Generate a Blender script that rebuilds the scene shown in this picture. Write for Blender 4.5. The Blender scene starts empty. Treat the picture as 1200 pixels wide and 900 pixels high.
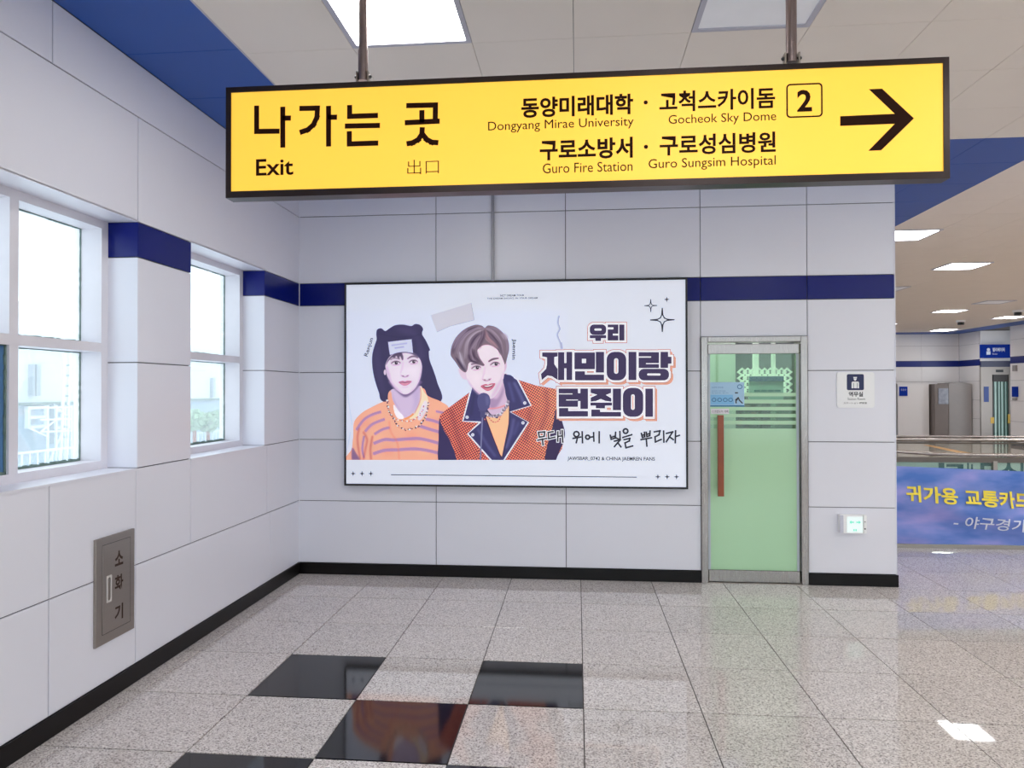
import bpy, bmesh, math, random
import numpy as np
from mathutils import Vector, Matrix

# ------------------------------------------------------------------ camera, world, exposure
sc = bpy.context.scene
COL = sc.collection
CAM = dict(f=829.2, yaw=-0.09124, pit=0.00883, rol=-0.00171, C=np.array([2.4846, -6.1574, 1.6383]))
def cam_axes():
    y, p, r = CAM['yaw'], CAM['pit'], CAM['rol']
    fw = np.array([math.sin(y)*math.cos(p), math.cos(y)*math.cos(p), math.sin(p)])
    rt = np.array([math.cos(y), -math.sin(y), 0]); up = np.cross(rt, fw)
    return math.cos(r)*rt+math.sin(r)*up, -math.sin(r)*rt+math.cos(r)*up, fw
RT, UP, FW = cam_axes()
cd = bpy.data.cameras.new('camera'); cam = bpy.data.objects.new('camera', cd); COL.objects.link(cam)
cd.sensor_fit = 'HORIZONTAL'; cd.sensor_width = 36; cd.lens = 36*CAM['f']/1200
cd.clip_start = .05; cd.clip_end = 200
M3 = Matrix((RT, UP, -FW)).transposed()
cam.matrix_world = Matrix.Translation(Vector(CAM['C'])) @ M3.to_4x4()
sc.camera = cam
sc.view_settings.view_transform = 'Standard'; sc.view_settings.look = 'None'
sc.view_settings.exposure = 0.0; sc.view_settings.gamma = 1.0
sc.view_settings.use_curve_mapping = False
SKY = 3.1; LAMP = 20.5; SIGN = .61; POST = .36
world = bpy.data.worlds.new('overcast_sky'); sc.world = world; world.use_nodes = True
wb = world.node_tree.nodes['Background']; wb.inputs[0].default_value = (.86, .93, 1, 1); wb.inputs[1].default_value = SKY
sc.cycles.max_bounces = 10; sc.cycles.diffuse_bounces = 5; sc.cycles.glossy_bounces = 4
sc.cycles.transmission_bounces = 6; sc.cycles.transparent_max_bounces = 12
sc.cycles.sample_clamp_indirect = 6.0; sc.cycles.caustics_reflective = False; sc.cycles.caustics_refractive = False

# ------------------------------------------------------------------ measuring: photograph point -> point on a real plane
def ray(px, py): return FW+(px-600)/CAM['f']*RT-(py-450)/CAM['f']*UP
def on(axis, val, px, py):
    r = ray(px, py); t = (val-CAM['C'][axis])/r[axis]
    return CAM['C']+t*r
def ay(px, py, y=0.): return on(1, y, px, py)
def ax(px, py, x=0.): return on(0, x, px, py)
def az(px, py, z=0.): return on(2, z, px, py)

# ------------------------------------------------------------------ materials
def lin(c): return tuple((v/255/12.92) if v/255 <= .04045 else ((v/255+.055)/1.055)**2.4 for v in c)
MATS = {}
def pm(name, rgb, rough=.5, metal=0., var=.05, scale=6., bump=0., emit=0., spec=.5, coat=0., world_co=False):
    """Procedural paint / metal / plastic: colour with a little noise of its own."""
    m = bpy.data.materials.new(name); m.use_nodes = True; nt = m.node_tree; b = nt.nodes['Principled BSDF']
    N = nt.nodes.new; L = nt.links.new
    c = lin(rgb)
    if world_co: g = N('ShaderNodeNewGeometry'); co = g.outputs['Position']
    else: g = N('ShaderNodeTexCoord'); co = g.outputs['Object']
    nz = N('ShaderNodeTexNoise'); nz.inputs['Scale'].default_value = scale; nz.inputs['Detail'].default_value = 3
    L(co, nz.inputs['Vector'])
    mx = N('ShaderNodeMix'); mx.data_type = 'RGBA'
    mx.inputs['A'].default_value = (*[max(0, v*(1-var)) for v in c], 1); mx.inputs['B'].default_value = (*[min(1, v*(1+var)) for v in c], 1)
    L(nz.outputs['Fac'], mx.inputs['Factor']); L(mx.outputs['Result'], b.inputs['Base Color'])
    b.inputs['Roughness'].default_value = rough; b.inputs['Metallic'].default_value = metal
    b.inputs['Specular IOR Level'].default_value = spec; b.inputs['Coat Weight'].default_value = coat
    if bump:
        bp = N('ShaderNodeBump'); bp.inputs['Strength'].default_value = bump; bp.inputs['Distance'].default_value = .01
        L(nz.outputs['Fac'], bp.inputs['Height']); L(bp.outputs['Normal'], b.inputs['Normal'])
    if emit:
        L(mx.outputs['Result'], b.inputs['Emission Color']); b.inputs['Emission Strength'].default_value = emit
    MATS[name] = m; return m
def brushed(name, rgb, rough=.3, vertical=True):
    m = bpy.data.materials.new(name); m.use_nodes = True; nt = m.node_tree; b = nt.nodes['Principled BSDF']; N = nt.nodes.new; L = nt.links.new
    g = N('ShaderNodeNewGeometry'); mp = N('ShaderNodeMapping'); mp.inputs['Scale'].default_value = (90, 90, 2) if vertical else (2, 2, 200)
    L(g.outputs['Position'], mp.inputs['Vector'])
    nz = N('ShaderNodeTexNoise'); nz.inputs['Scale'].default_value = 3; nz.inputs['Detail'].default_value = 2; L(mp.outputs[0], nz.inputs['Vector'])
    r = N('ShaderNodeMapRange'); r.inputs['To Min'].default_value = rough*.75; r.inputs['To Max'].default_value = rough*1.35
    L(nz.outputs['Fac'], r.inputs['Value']); L(r.outputs[0], b.inputs['Roughness'])
    c = lin(rgb); mx = N('ShaderNodeMix'); mx.data_type = 'RGBA'; mx.inputs['A'].default_value = (*[v*.88 for v in c], 1); mx.inputs['B'].default_value = (*[min(1, v*1.1) for v in c], 1)
    L(nz.outputs['Fac'], mx.inputs['Factor']); L(mx.outputs['Result'], b.inputs['Base Color'])
    b.inputs['Metallic'].default_value = 1.; return m
def granite(name, cols, rough, spec=.5, scale=105., tint=.08):
    m = bpy.data.materials.new(name); m.use_nodes = True; nt = m.node_tree; b = nt.nodes['Principled BSDF']; N = nt.nodes.new; L = nt.links.new
    g = N('ShaderNodeNewGeometry')
    v = N('ShaderNodeTexVoronoi'); v.inputs['Scale'].default_value = scale; L(g.outputs['Position'], v.inputs['Vector'])
    n1 = N('ShaderNodeTexNoise'); n1.inputs['Scale'].default_value = scale*.55; n1.inputs['Detail'].default_value = 4; n1.inputs['Roughness'].default_value = .75
    L(g.outputs['Position'], n1.inputs['Vector'])
    sp = N('ShaderNodeSeparateColor'); L(v.outputs['Color'], sp.inputs[0])
    ad = N('ShaderNodeMath'); ad.operation = 'MULTIPLY_ADD'; L(sp.outputs[0], ad.inputs[0]); ad.inputs[1].default_value = .5; L(n1.outputs['Fac'], ad.inputs[2])
    cr = N('ShaderNodeValToRGB'); e = cr.color_ramp.elements
    e[0].position = .48; e[0].color = (*lin(cols[0]), 1); e[1].position = .98; e[1].color = (*lin(cols[3]), 1)
    for p, c in ((.62, cols[1]), (.80, cols[2])):
        k = e.new(p); k.color = (*lin(c), 1)
    L(ad.outputs[0], cr.inputs[0])
    n2 = N('ShaderNodeTexNoise'); n2.inputs['Scale'].default_value = 1.6; n2.inputs['Detail'].default_value = 3; L(g.outputs['Position'], n2.inputs['Vector'])
    mp = N('ShaderNodeMapRange'); mp.inputs['To Min'].default_value = 1-tint; mp.inputs['To Max'].default_value = 1+tint; L(n2.outputs['Fac'], mp.inputs['Value'])
    oi = N('ShaderNodeObjectInfo'); mr = N('ShaderNodeMapRange'); mr.inputs['To Min'].default_value = .94; mr.inputs['To Max'].default_value = 1.05; L(oi.outputs['Random'], mr.inputs['Value'])
    mm = N('ShaderNodeMath'); mm.operation = 'MULTIPLY'; L(mp.outputs[0], mm.inputs[0]); L(mr.outputs[0], mm.inputs[1])
    vm = N('ShaderNodeVectorMath'); vm.operation = 'SCALE'; L(cr.outputs[0], vm.inputs[0]); L(mm.outputs[0], vm.inputs['Scale'])
    L(vm.outputs[0], b.inputs['Base Color'])
    b.inputs['Roughness'].default_value = rough; b.inputs['Specular IOR Level'].default_value = spec
    return m
def clear_glass(name, tint, haze, haze_col, rough=.0, trans=1.):
    """A thin pane: see-through with a film of dirt, frost or added haze and a surface reflection."""
    m = bpy.data.materials.new(name); m.use_nodes = True; nt = m.node_tree; nt.nodes.clear(); N = nt.nodes.new; L = nt.links.new
    out = N('ShaderNodeOutputMaterial'); tr = N('ShaderNodeBsdfTransparent'); tr.inputs[0].default_value = (*lin(tint), 1)
    tl = N('ShaderNodeBsdfTranslucent'); df = N('ShaderNodeBsdfDiffuse'); h = N('ShaderNodeMixShader'); h.inputs[0].default_value = .5
    g = N('ShaderNodeNewGeometry'); nz = N('ShaderNodeTexNoise'); nz.inputs['Scale'].default_value = 3.; nz.inputs['Detail'].default_value = 5; L(g.outputs['Position'], nz.inputs['Vector'])
    for s in (tl, df): s.inputs[0].default_value = (*lin(haze_col), 1)
    L(tl.outputs[0], h.inputs[1]); L(df.outputs[0], h.inputs[2])
    mp = N('ShaderNodeMapRange'); mp.inputs['To Min'].default_value = haze*.8; mp.inputs['To Max'].default_value = min(1, haze*1.2); L(nz.outputs['Fac'], mp.inputs['Value'])
    m1 = N('ShaderNodeMixShader'); L(mp.outputs[0], m1.inputs[0]); L(tr.outputs[0], m1.inputs[1]); L(h.outputs[0], m1.inputs[2])
    gl = N('ShaderNodeBsdfGlossy'); gl.inputs['Roughness'].default_value = rough; gl.inputs[0].default_value = (1, 1, 1, 1)
    fr = N('ShaderNodeFresnel'); io = N('ShaderNodeMapRange'); io.inputs['To Min'].default_value = 1.5; io.inputs['To Max'].default_value = 1/1.5; L(g.outputs['Backfacing'], io.inputs['Value']); L(io.outputs[0], fr.inputs[0])
    m2 = N('ShaderNodeMixShader'); L(fr.outputs[0], m2.inputs[0]); L(m1.outputs[0], m2.inputs[1]); L(gl.outputs[0], m2.inputs[2]); L(m2.outputs[0], out.inputs[0])
    return m
def emissive(name, rgb, strength, base=(240, 240, 240)):
    m = bpy.data.materials.new(name); m.use_nodes = True; nt = m.node_tree; b = nt.nodes['Principled BSDF']; N = nt.nodes.new; L = nt.links.new
    g = N('ShaderNodeTexCoord'); nz = N('ShaderNodeTexNoise'); nz.inputs['Scale'].default_value = 4; L(g.outputs['Object'], nz.inputs['Vector'])
    mx = N('ShaderNodeMix'); mx.data_type = 'RGBA'; c = lin(rgb); mx.inputs['A'].default_value = (*[v*.985 for v in c], 1); mx.inputs['B'].default_value = (*c, 1)
    L(nz.outputs['Fac'], mx.inputs['Factor']); L(mx.outputs['Result'], b.inputs['Emission Color'])
    b.inputs['Base Color'].default_value = (*lin(base), 1); b.inputs['Emission Strength'].default_value = strength; b.inputs['Roughness'].default_value = .4
    return m
M_WALL = pm('enamel_wall_panel', (232, 233, 243), .3, var=.02, scale=1.2, world_co=True)
M_WALLB = pm('enamel_panel_far', (226, 222, 222), .3, var=.03, scale=.8, world_co=True)
M_JOINT = pm('dark_joint', (88, 88, 96), .8, world_co=True)
M_BLUE = pm('blue_enamel', (3, 20, 112), .25, var=.05, scale=2, spec=.3, world_co=True)
M_NAVY = pm('navy_strip', (10, 30, 112), .3, world_co=True)
M_CEIL = pm('ceiling_board', (238, 231, 223), .65, var=.03, scale=2, world_co=True)
M_CBLUE = pm('blue_ceiling_board', (24, 84, 174), .45, var=.04, scale=1.5, world_co=True)
M_CJOINT = pm('ceiling_joint', (110, 106, 106), .8)
M_BASE = pm('black_baseboard', (12, 9, 10), .3, var=.2, spec=.25)
M_GROUT = pm('floor_grout', (60, 54, 50), .8, world_co=True)
M_GRAN = granite('speckled_granite', ((134, 126, 126), (190, 182, 178), (214, 207, 203), (232, 226, 223)), .028, .5, 165)
M_GRANF = granite('speckled_granite_far', ((150, 132, 118), (178, 160, 146), (196, 180, 166), (212, 198, 184)), .05, .55, 90)
M_BLACKT = granite('black_granite', ((10, 9, 10), (14, 12, 13), (20, 18, 18), (30, 26, 26)), .07, .5, 90)
M_STEEL = brushed('brushed_steel', (166, 160, 157), .24)
M_STEELD = brushed('dark_brushed_steel', (168, 160, 153), .32, False)
M_ROD = brushed('hanger_steel', (150, 136, 136), .35)
M_WFRAME = pm('white_window_frame', (224, 222, 230), .4)
M_BRONZE = pm('dark_bronze_frame', (52, 42, 42), .3, metal=.6)
M_BLACK = pm('black_trim', (18, 18, 24), .35)
M_INK = pm('sign_ink', (44, 16, 6), .5, spec=.1)
M_YEL = emissive('backlit_yellow', (253, 203, 74), SIGN, (252, 200, 66))
M_LAMP = emissive('lamp_diffuser', (255, 253, 250), LAMP)
M_LAMPOFF = pm('unlit_diffuser_faint_glow', (228, 230, 236), .4, emit=.12)  # switched-off lamps still given a faint glow of their own
M_LFRAME = pm('lamp_frame', (190, 190, 204), .4)
M_PAPER = pm('poster_paper', (224, 229, 242), .45, var=.012, scale=2, emit=POST)
M_WOOD = pm('reddish_wood', (148, 74, 42), .35, var=.25, scale=14)
M_WHITE = pm('white_plastic', (248, 249, 252), .35)
M_NAVYP = pm('navy_print', (22, 30, 84), .4)
M_PRINT = pm('dark_print', (40, 38, 52), .5)

# ------------------------------------------------------------------ object helpers
WLOC = {}
def wl(o): return WLOC.get(o.name, (0., 0., 0.)) if o else (0., 0., 0.)
def tag(o, label=None, cat=None, group=None, kind=None, category=None):
    cat = cat or category
    for k, v in (('label', label), ('category', cat), ('group', group), ('kind', kind)):
        if v: o[k] = v
    return o
def thing(name, loc, label=None, cat=None, group=None, kind=None):
    o = bpy.data.objects.new(name, None); o.empty_display_size = .1; COL.objects.link(o); o.location = loc
    WLOC[o.name] = tuple(loc); return tag(o, label, cat, group, kind)
class MB:
    def __init__(s): s.v = []; s.f = []
    def add(s, v, f):
        n = len(s.v); s.v += [tuple(p) for p in v]; s.f += [tuple(i+n for i in q) for q in f]; return s
    def box(s, x0, x1, y0, y1, z0, z1):
        v = [(x, y, z) for x in (x0, x1) for y in (y0, y1) for z in (z0, z1)]
        return s.add(v, [(0, 1, 3, 2), (4, 6, 7, 5), (0, 4, 5, 1), (2, 3, 7, 6), (0, 2, 6, 4), (1, 5, 7, 3)])
    def slab(s, x0, x1, y0, y1, z0, z1, axis, c=.003):
        """box whose outward face (given signed axis, e.g. '-y') has a small chamfer"""
        sg = -1 if axis[0] == '-' else 1; a = 'xyz'.index(axis[1]); lo = [x0, y0, z0]; hi = [x1, y1, z1]
        u, w = [i for i in range(3) if i != a]; d0 = lo[a] if sg > 0 else hi[a]; d2 = hi[a] if sg > 0 else lo[a]; d1 = d2-sg*c
        v = []
        for d, e in ((d0, 0), (d1, 0), (d2, c)):
            for uu, ww in ((lo[u]+e, lo[w]+e), (hi[u]-e, lo[w]+e), (hi[u]-e, hi[w]-e), (lo[u]+e, hi[w]-e)):
                p = [0, 0, 0]; p[a] = d; p[u] = uu; p[w] = ww; v.append(p)
        f = [(0, 1, 2, 3), (8, 9, 10, 11)]
        for k in (0, 4):
            for i in range(4): f.append((k+i, k+(i+1) % 4, k+4+(i+1) % 4, k+4+i))
        return s.add(v, f)
    def prism(s, poly, d0, d1, plane='xz'):
        """2-D outline extruded between depths d0 (front) and d1"""
        n = len(poly)
        def P(p, d): return (p[0], d, p[1]) if plane == 'xz' else ((d, p[0], p[1]) if plane == 'yz' else (p[0], p[1], d))
        v = [P(p, d0) for p in poly]+[P(p, d1) for p in poly]
        return s.add(v, [tuple(range(n)), tuple(range(2*n-1, n-1, -1))]+[(i, (i+1) % n, n+(i+1) % n, n+i) for i in range(n)])
    def tube(s, pts, r, n=10, caps=True):
        pts = [Vector(p) for p in pts]; v = []; f = []; up = None
        for i, p in enumerate(pts):
            d = (pts[min(i+1, len(pts)-1)]-pts[max(i-1, 0)]).normalized()
            a = d.orthogonal().normalized() if up is None else (up-d*up.dot(d)).normalized(); up = a; b = d.cross(a)
            for k in range(n):
                t = 2*math.pi*k/n; v.append(p+(a*math.cos(t)+b*math.sin(t))*r)
        for i in range(len(pts)-1):
            for k in range(n): f.append((i*n+k, i*n+(k+1) % n, (i+1)*n+(k+1) % n, (i+1)*n+k))
        if caps: f += [tuple(range(n)), tuple(range(len(v)-1, len(v)-n-1, -1))]
        return s.add(v, f)
    def strip(s, pts, w, d, plane='xz', t=.0008, closed=False):
        """flat pen stroke of width w along 2-D pts"""
        q = [Vector(p) for p in pts]; m = len(q)
        for i in range(m if closed else m-1):
            a, b = q[i], q[(i+1) % m]; e = (b-a)
            if e.length < 1e-7: continue
            e.normalize(); n = Vector((-e.y, e.x))*w/2; x = e*w/2
            dd = d-1e-5*(i % 5)
            s.prism([a-x-n, b+x-n, b+x+n, a-x+n], dd, dd+t, plane)
        return s
    def build(s, name, mat, parent=None, smooth=False, **kw):
        me = bpy.data.meshes.new(name); pl = wl(parent)
        v = np.array(s.v, float)
        if parent is None and not kw.get('kind') == 'structure':
            lo, hi = v.min(0), v.max(0); org = ((lo[0]+hi[0])/2, (lo[1]+hi[1])/2, lo[2])
        else: org = pl
        v = v-np.array(org)
        me.from_pydata(v.tolist(), [], s.f); me.materials.append(mat)
        bm = bmesh.new(); bm.from_mesh(me); bmesh.ops.recalc_face_normals(bm, faces=bm.faces)
        if smooth:
            for f in bm.faces: f.smooth = True
            for e in bm.edges:
                if len(e.link_faces) == 2 and e.calc_face_angle(0) > .7: e.smooth = False
        bm.to_mesh(me); bm.free()
        o = bpy.data.objects.new(name, me); COL.objects.link(o)
        if parent is not None: o.parent = parent; WLOC[o.name] = pl
        else: o.location = org; WLOC[o.name] = tuple(org)
        return tag(o, **kw)
def rrect(x0, x1, z0, z1, r, n=5):
    p = []
    for cx, cz, a in ((x1-r, z1-r, 0), (x0+r, z1-r, 90), (x0+r, z0+r, 180), (x1-r, z0+r, 270)):
        for k in range(n+1):
            t = math.radians(a+90*k/n); p.append((cx+r*math.cos(t), cz+r*math.sin(t)))
    return p
def frame_mb(mb, outer, inner, d0, d1, plane='xz'):
    n = len(outer)
    def P(p, d): return (p[0], d, p[1]) if plane == 'xz' else ((d, p[0], p[1]) if plane == 'yz' else (p[0], p[1], d))
    v = [P(p, d0) for p in outer]+[P(p, d0) for p in inner]+[P(p, d1) for p in outer]+[P(p, d1) for p in inner]; f = []
    for i in range(n):
        j = (i+1) % n
        f += [(i, j, n+j, n+i), (2*n+i, 3*n+i, 3*n+j, 2*n+j), (i, 2*n+i, 2*n+j, j), (n+i, n+j, 3*n+j, 3*n+i)]
    return mb.add(v, f)
def text_mesh(s, bold=0.):
    cu = bpy.data.curves.new('lettering', 'FONT'); cu.body = s; cu.size = 1.; cu.offset = bold; cu.resolution_u = 3
    o = bpy.data.objects.new('lettering', cu); COL.objects.link(o)
    dg = bpy.context.evaluated_depsgraph_get(); me = bpy.data.meshes.new_from_object(o.evaluated_get(dg))
    v = [(p.co.x, p.co.y) for p in me.vertices]; f = [tuple(p.vertices) for p in me.polygons]
    bpy.data.objects.remove(o); bpy.data.curves.remove(cu); bpy.data.meshes.remove(me)
    return np.array(v), f
def lettering(s, x0, x1, z0, z1, mat, parent, y=None, x=None, bold=0., rot=0., name='lettering', mirror=False, mb=None, zc=None):
    """words fitted into the box x0..x1, z0..z1 of a wall-parallel plane (y=const, facing -y, or x=const facing +x)"""
    v, f = text_mesh(s, bold); lo, hi = v.min(0), v.max(0)
    u = (v-lo)/(hi-lo)
    if mirror: u[:, 0] = 1-u[:, 0]
    W, H = x1-x0, z1-z0; p = u*np.array([W, H])
    if rot:
        c, s_ = math.cos(rot), math.sin(rot); p = p-np.array([W/2, H/2]); p = np.stack([p[:, 0]*c-p[:, 1]*s_, p[:, 0]*s_+p[:, 1]*c], 1)+np.array([W/2, H/2])
    p += np.array([x0, z0])
    if y is not None: P = [(a, y, b) for a, b in p]
    else: P = [(x, a, b) for a, b in p]
    own = mb is None; mb = mb or MB(); mb.add(P, f)
    if own: return mb.build(name, mat, parent)
def arc(cx, cz, r, a0, a1, n=10, rz=None):
    return [(cx+r*math.cos(math.radians(a0+(a1-a0)*k/n)), cz+(rz or r)*math.sin(math.radians(a0+(a1-a0)*k/n))) for k in range(n+1)]
# ---- flat poster print: a small painter that fills smooth outlines on a colour grid ----
PX0, PX1, PY0, PY1, PS = 405.0, 664.0, 364.0, 539.0, 2.4
class Print:
    def __init__(s):
        s.w = int((PX1-PX0)*PS); s.h = int((PY1-PY0)*PS)
        s.a = np.zeros((s.h, s.w, 3)) + np.array([214, 219, 236.])
    def conv(s, p, fr):
        ox, oy, k = fr; p = np.array(p, float)
        return np.stack([(p[:, 0]/k+ox-PX0)*PS, (p[:, 1]/k+oy-PY0)*PS], 1)
    @staticmethod
    def spline(p, closed=True, n=6):
        q = []; m = len(p)
        rng = range(m) if closed else range(m-1)
        for i in rng:
            if closed: a, b, c, d = p[i-1], p[i], p[(i+1) % m], p[(i+2) % m]
            else: a, b, c, d = p[max(i-1, 0)], p[i], p[i+1], p[min(i+2, m-1)]
            for t in np.arange(n)/n:
                q.append(.5*((2*b)+(c-a)*t+(2*a-5*b+4*c-d)*t*t+(3*b-a-3*c+d)*t**3))
        if not closed: q.append(p[-1])
        return np.array(q)
    @staticmethod
    def blur(m, r):
        r = int(max(1, round(r)))
        k = np.exp(-.5*(np.arange(-2*r, 2*r+1)/r)**2); k /= k.sum()
        m = np.apply_along_axis(lambda v: np.convolve(v, k, 'same'), 0, m)
        return np.apply_along_axis(lambda v: np.convolve(v, k, 'same'), 1, m)
    def mask(s, q, blur=0):
        pad = int(3*blur*PS)+3
        x0 = max(int(q[:, 0].min())-pad, 0); x1 = min(int(q[:, 0].max())+pad+1, s.w)
        y0 = max(int(q[:, 1].min())-pad, 0); y1 = min(int(q[:, 1].max())+pad+1, s.h)
        if x1 <= x0 or y1 <= y0: return None
        acc = np.zeros((y1-y0, x1-x0)); A = q; B = np.roll(q, -1, 0)
        for oy in (.17, .5, .83):
            yy = np.arange(y0, y1)+oy
            for j, y in enumerate(yy):
                c = (A[:, 1] > y) != (B[:, 1] > y)
                if not c.any(): continue
                a, b = A[c], B[c]
                xs = np.sort(a[:, 0]+(y-a[:, 1])/(b[:, 1]-a[:, 1])*(b[:, 0]-a[:, 0]))
                xp = np.arange(x0, x1)
                for k in range(0, len(xs)-1, 2):
                    acc[j] += np.clip(np.minimum(xp+1, xs[k+1])-np.maximum(xp, xs[k]), 0, 1)/3
        acc = np.clip(acc, 0, 1)
        if blur: acc = s.blur(acc, blur*PS)
        return acc, x0, x1, y0, y1
    def put(s, m, col, al=1., fn=None):
        if m is None: return
        k, x0, x1, y0, y1 = m
        sub = s.a[y0:y1, x0:x1]
        c = np.array(col, float) if fn is None else fn(x0, x1, y0, y1)
        sub += (c-sub)*(k*al)[..., None]
    def fill(s, pts, col, fr, al=1., blur=0, smooth=True, fn=None):
        q = s.conv(pts, fr)
        if smooth: q = s.spline(q)
        s.put(s.mask(q, blur), col, al, fn)
    def line(s, pts, w, col, fr, al=1., blur=0, smooth=True, taper=0.):
        q = s.conv(pts, fr)
        if smooth and len(q) > 2: q = s.spline(q, False)
        w = w/fr[2]*PS/2; d = np.gradient(q, axis=0); n = np.stack([-d[:, 1], d[:, 0]], 1)
        n /= np.linalg.norm(n, axis=1)[:, None]+1e-9
        t = np.linspace(-1, 1, len(q)); ww = w*(1-taper*t*t)
        s.put(s.mask(np.concatenate([q+n*ww[:, None], (q-n*ww[:, None])[::-1]]), blur), col, al)
    def dot(s, c, rx, ry, col, fr, al=1., blur=0):
        t = np.arange(18)*2*np.pi/18
        s.fill(np.stack([c[0]+rx*np.cos(t), c[1]+ry*np.sin(t)], 1), col, fr, al, blur, False)
def poster_print():
    g = Print()
    A = (405, 370, 5.146); B = (505, 370, 5.146); C_ = (430, 375, 9.); D = (520, 375, 8.18); E_ = (500, 440, 7.273); F = (405, 450, 9.23)
    # paper tears of the collage
    g.fill([(-10, -80), (800, -80), (775, 0), (768, 40), (779, 80), (765, 115), (788, 200), (790, 700), (-10, 890)], (212, 220, 240), B, .45, 0, False)
    for pts in ([(5, 90), (12, 200), (3, 330), (14, 480), (40, 660)], [(30, 700), (18, 760), (5, 820)]):
        g.line(pts, 7, (196, 200, 222), A, .8, .5)
    g.line([(775, 0), (768, 40), (779, 80), (765, 115), (782, 160), (790, 200)], 14, (168, 172, 198), B, 1, .5)
    g.line([(781, 0), (774, 40), (785, 80), (771, 115), (788, 160)], 5, (240, 242, 250), B, .9)
    # tape
    g.fill([(505, -15), (515, 20), (545, 100), (668, 58), (900, -20), (800, -160)], (202, 200, 216), A, .0, 0, False)
    # ---- left sitter: hood, head, striped sweater ----
    navy = (60, 53, 90)
    g.fill([(185, 112), (190, 84), (215, 76), (239, 92), (262, 78), (300, 57), (350, 54), (395, 62), (420, 50), (450, 56), (467, 80), (461, 110), (484, 150), (509, 205), (502, 216), (507, 268), (530, 330), (552, 400), (575, 515), (400, 560), (230, 520), (200, 460), (172, 370), (160, 290), (162, 230), (175, 180), (187, 142)], navy, A)
    g.fill([(300, 70), (400, 75), (450, 150), (480, 250), (440, 260), (420, 140), (330, 100)], (84, 74, 116), A, .5, 3)
    g.fill([(180, 200), (200, 190), (215, 330), (240, 460), (215, 450), (180, 330)], (80, 70, 112), A, .45, 2.5)
    g.line([(205, 105), (250, 120), (330, 130), (420, 122), (462, 105)], 5, (45, 40, 74), A, .5, 1)
    g.fill([(395, 195), (300, 240), (190, 300), (112, 375), (85, 440), (82, 560), (70, 690), (73, 850), (1040, 850), (1040, 600), (1030, 400), (1115, 262), (1030, 190), (890, 128), (820, 40), (500, 60), (450, 180)], (240, 172, 144), F)
    for k in range(7):
        g.dot((200+k*130, 420+(k % 3)*150), 70, 60, (248, 184, 148) if k % 2 else (236, 154, 130), F, .55, 3)
    pur = (166, 128, 182)
    for pts, w in (([(115, 500), (190, 395), (280, 335), (385, 300)], 30), ([(210, 515), (290, 435), (425, 380)], 30), ([(310, 545), (400, 492), (480, 470)], 30),
                   ([(300, 645), (420, 602), (520, 606), (650, 596), (780, 590), (880, 606), (1005, 640)], 36), ([(295, 757), (420, 718), (560, 712), (740, 702), (880, 718), (1015, 750)], 36),
                   ([(865, 380), (940, 395), (1030, 425)], 34), ([(790, 450), (880, 480), (1015, 520)], 36), ([(975, 295), (1060, 312)], 26), ([(200, 560), (180, 700), (200, 800)], 24)):
        g.line(pts, w, pur, F, .85, .4)
    for pts in ([(190, 515), (232, 600), (215, 700), (190, 830)], [(292, 560), (268, 700), (278, 830)], [(150, 470), (128, 600), (160, 830)]):
        g.line(pts, 20, (176, 92, 96), F, .65, .8)
    g.fill([(70, 690), (110, 740), (160, 840), (72, 840)], (110, 84, 138), F, .8, .8)
    g.line([(470, 400), (490, 520), (560, 640), (580, 815)], 14, (224, 120, 100), F, .5, 1)
    g.fill([(495, 60), (505, 200), (600, 350), (700, 352), (790, 250), (815, 120), (815, 20), (650, 60)], (205, 184, 212), F)
    g.fill([(505, 90), (530, 180), (600, 300), (560, 250), (515, 180)], (176, 150, 190), F, .7, 1)
    g.fill([(720, 60), (800, 40), (790, 200), (700, 330), (740, 200)], (190, 168, 204), F, .7, 1.5)
    g.fill([(490, 85), (462, 160), (450, 250), (480, 340), (540, 385), (600, 380), (570, 300), (530, 220), (505, 160)], (238, 168, 140), F)
    g.fill([(520, 225), (570, 290), (632, 362), (572, 376), (530, 310)], (244, 236, 244), F)
    g.fill([(812, 28), (850, 90), (885, 135), (890, 230), (830, 330), (740, 372), (690, 370), (760, 290), (800, 190)], (240, 214, 184), F)
    g.fill([(860, 180), (885, 260), (820, 380), (780, 380), (800, 290)], (226, 214, 232), F, .9, .4)
    g.line([(808, 40), (815, 120), (800, 200), (745, 320)], 8, (190, 120, 110), F, .7, .3)
    g.line([(640, 380), (700, 350), (735, 320)], 20, (236, 150, 90), F, .9)
    rr = random.Random(4)
    def chain(pts, n, r, fr, cols, jit=4):
        q = g.spline(np.array(pts, float), False, 8); L = np.r_[0, np.cumsum(np.linalg.norm(np.diff(q, axis=0), axis=1))]
        for i in range(n):
            t = L[-1]*i/(n-1); x = np.interp(t, L, q[:, 0]); y = np.interp(t, L, q[:, 1])
            g.dot((x+rr.uniform(-jit, jit), y+rr.uniform(-jit, jit)), r*rr.uniform(.7, 1.2), r*rr.uniform(.6, 1.), cols[i % len(cols)], fr)
    chain([(455, 165), (462, 280), (510, 360), (560, 440), (630, 492), (700, 486), (790, 452), (850, 375), (885, 300), (895, 200)], 58, 10, F, [(70, 60, 78), (238, 232, 240), (120, 100, 120), (90, 76, 90), (224, 190, 160)], 7)
    chain([(470, 300), (540, 380), (660, 402), (760, 372), (830, 290), (850, 220)], 34, 8, F, [(250, 240, 240), (206, 120, 80), (150, 130, 150)], 5)
    # neck shade and head
    g.fill([(255, 690), (330, 765), (400, 812), (470, 780), (555, 690), (560, 640), (250, 640)], (116, 92, 136), C_, .9, 1)
    sk = (230, 213, 229)
    g.dot((190, 552), 13, 30, (214, 192, 212), C_)
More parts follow.
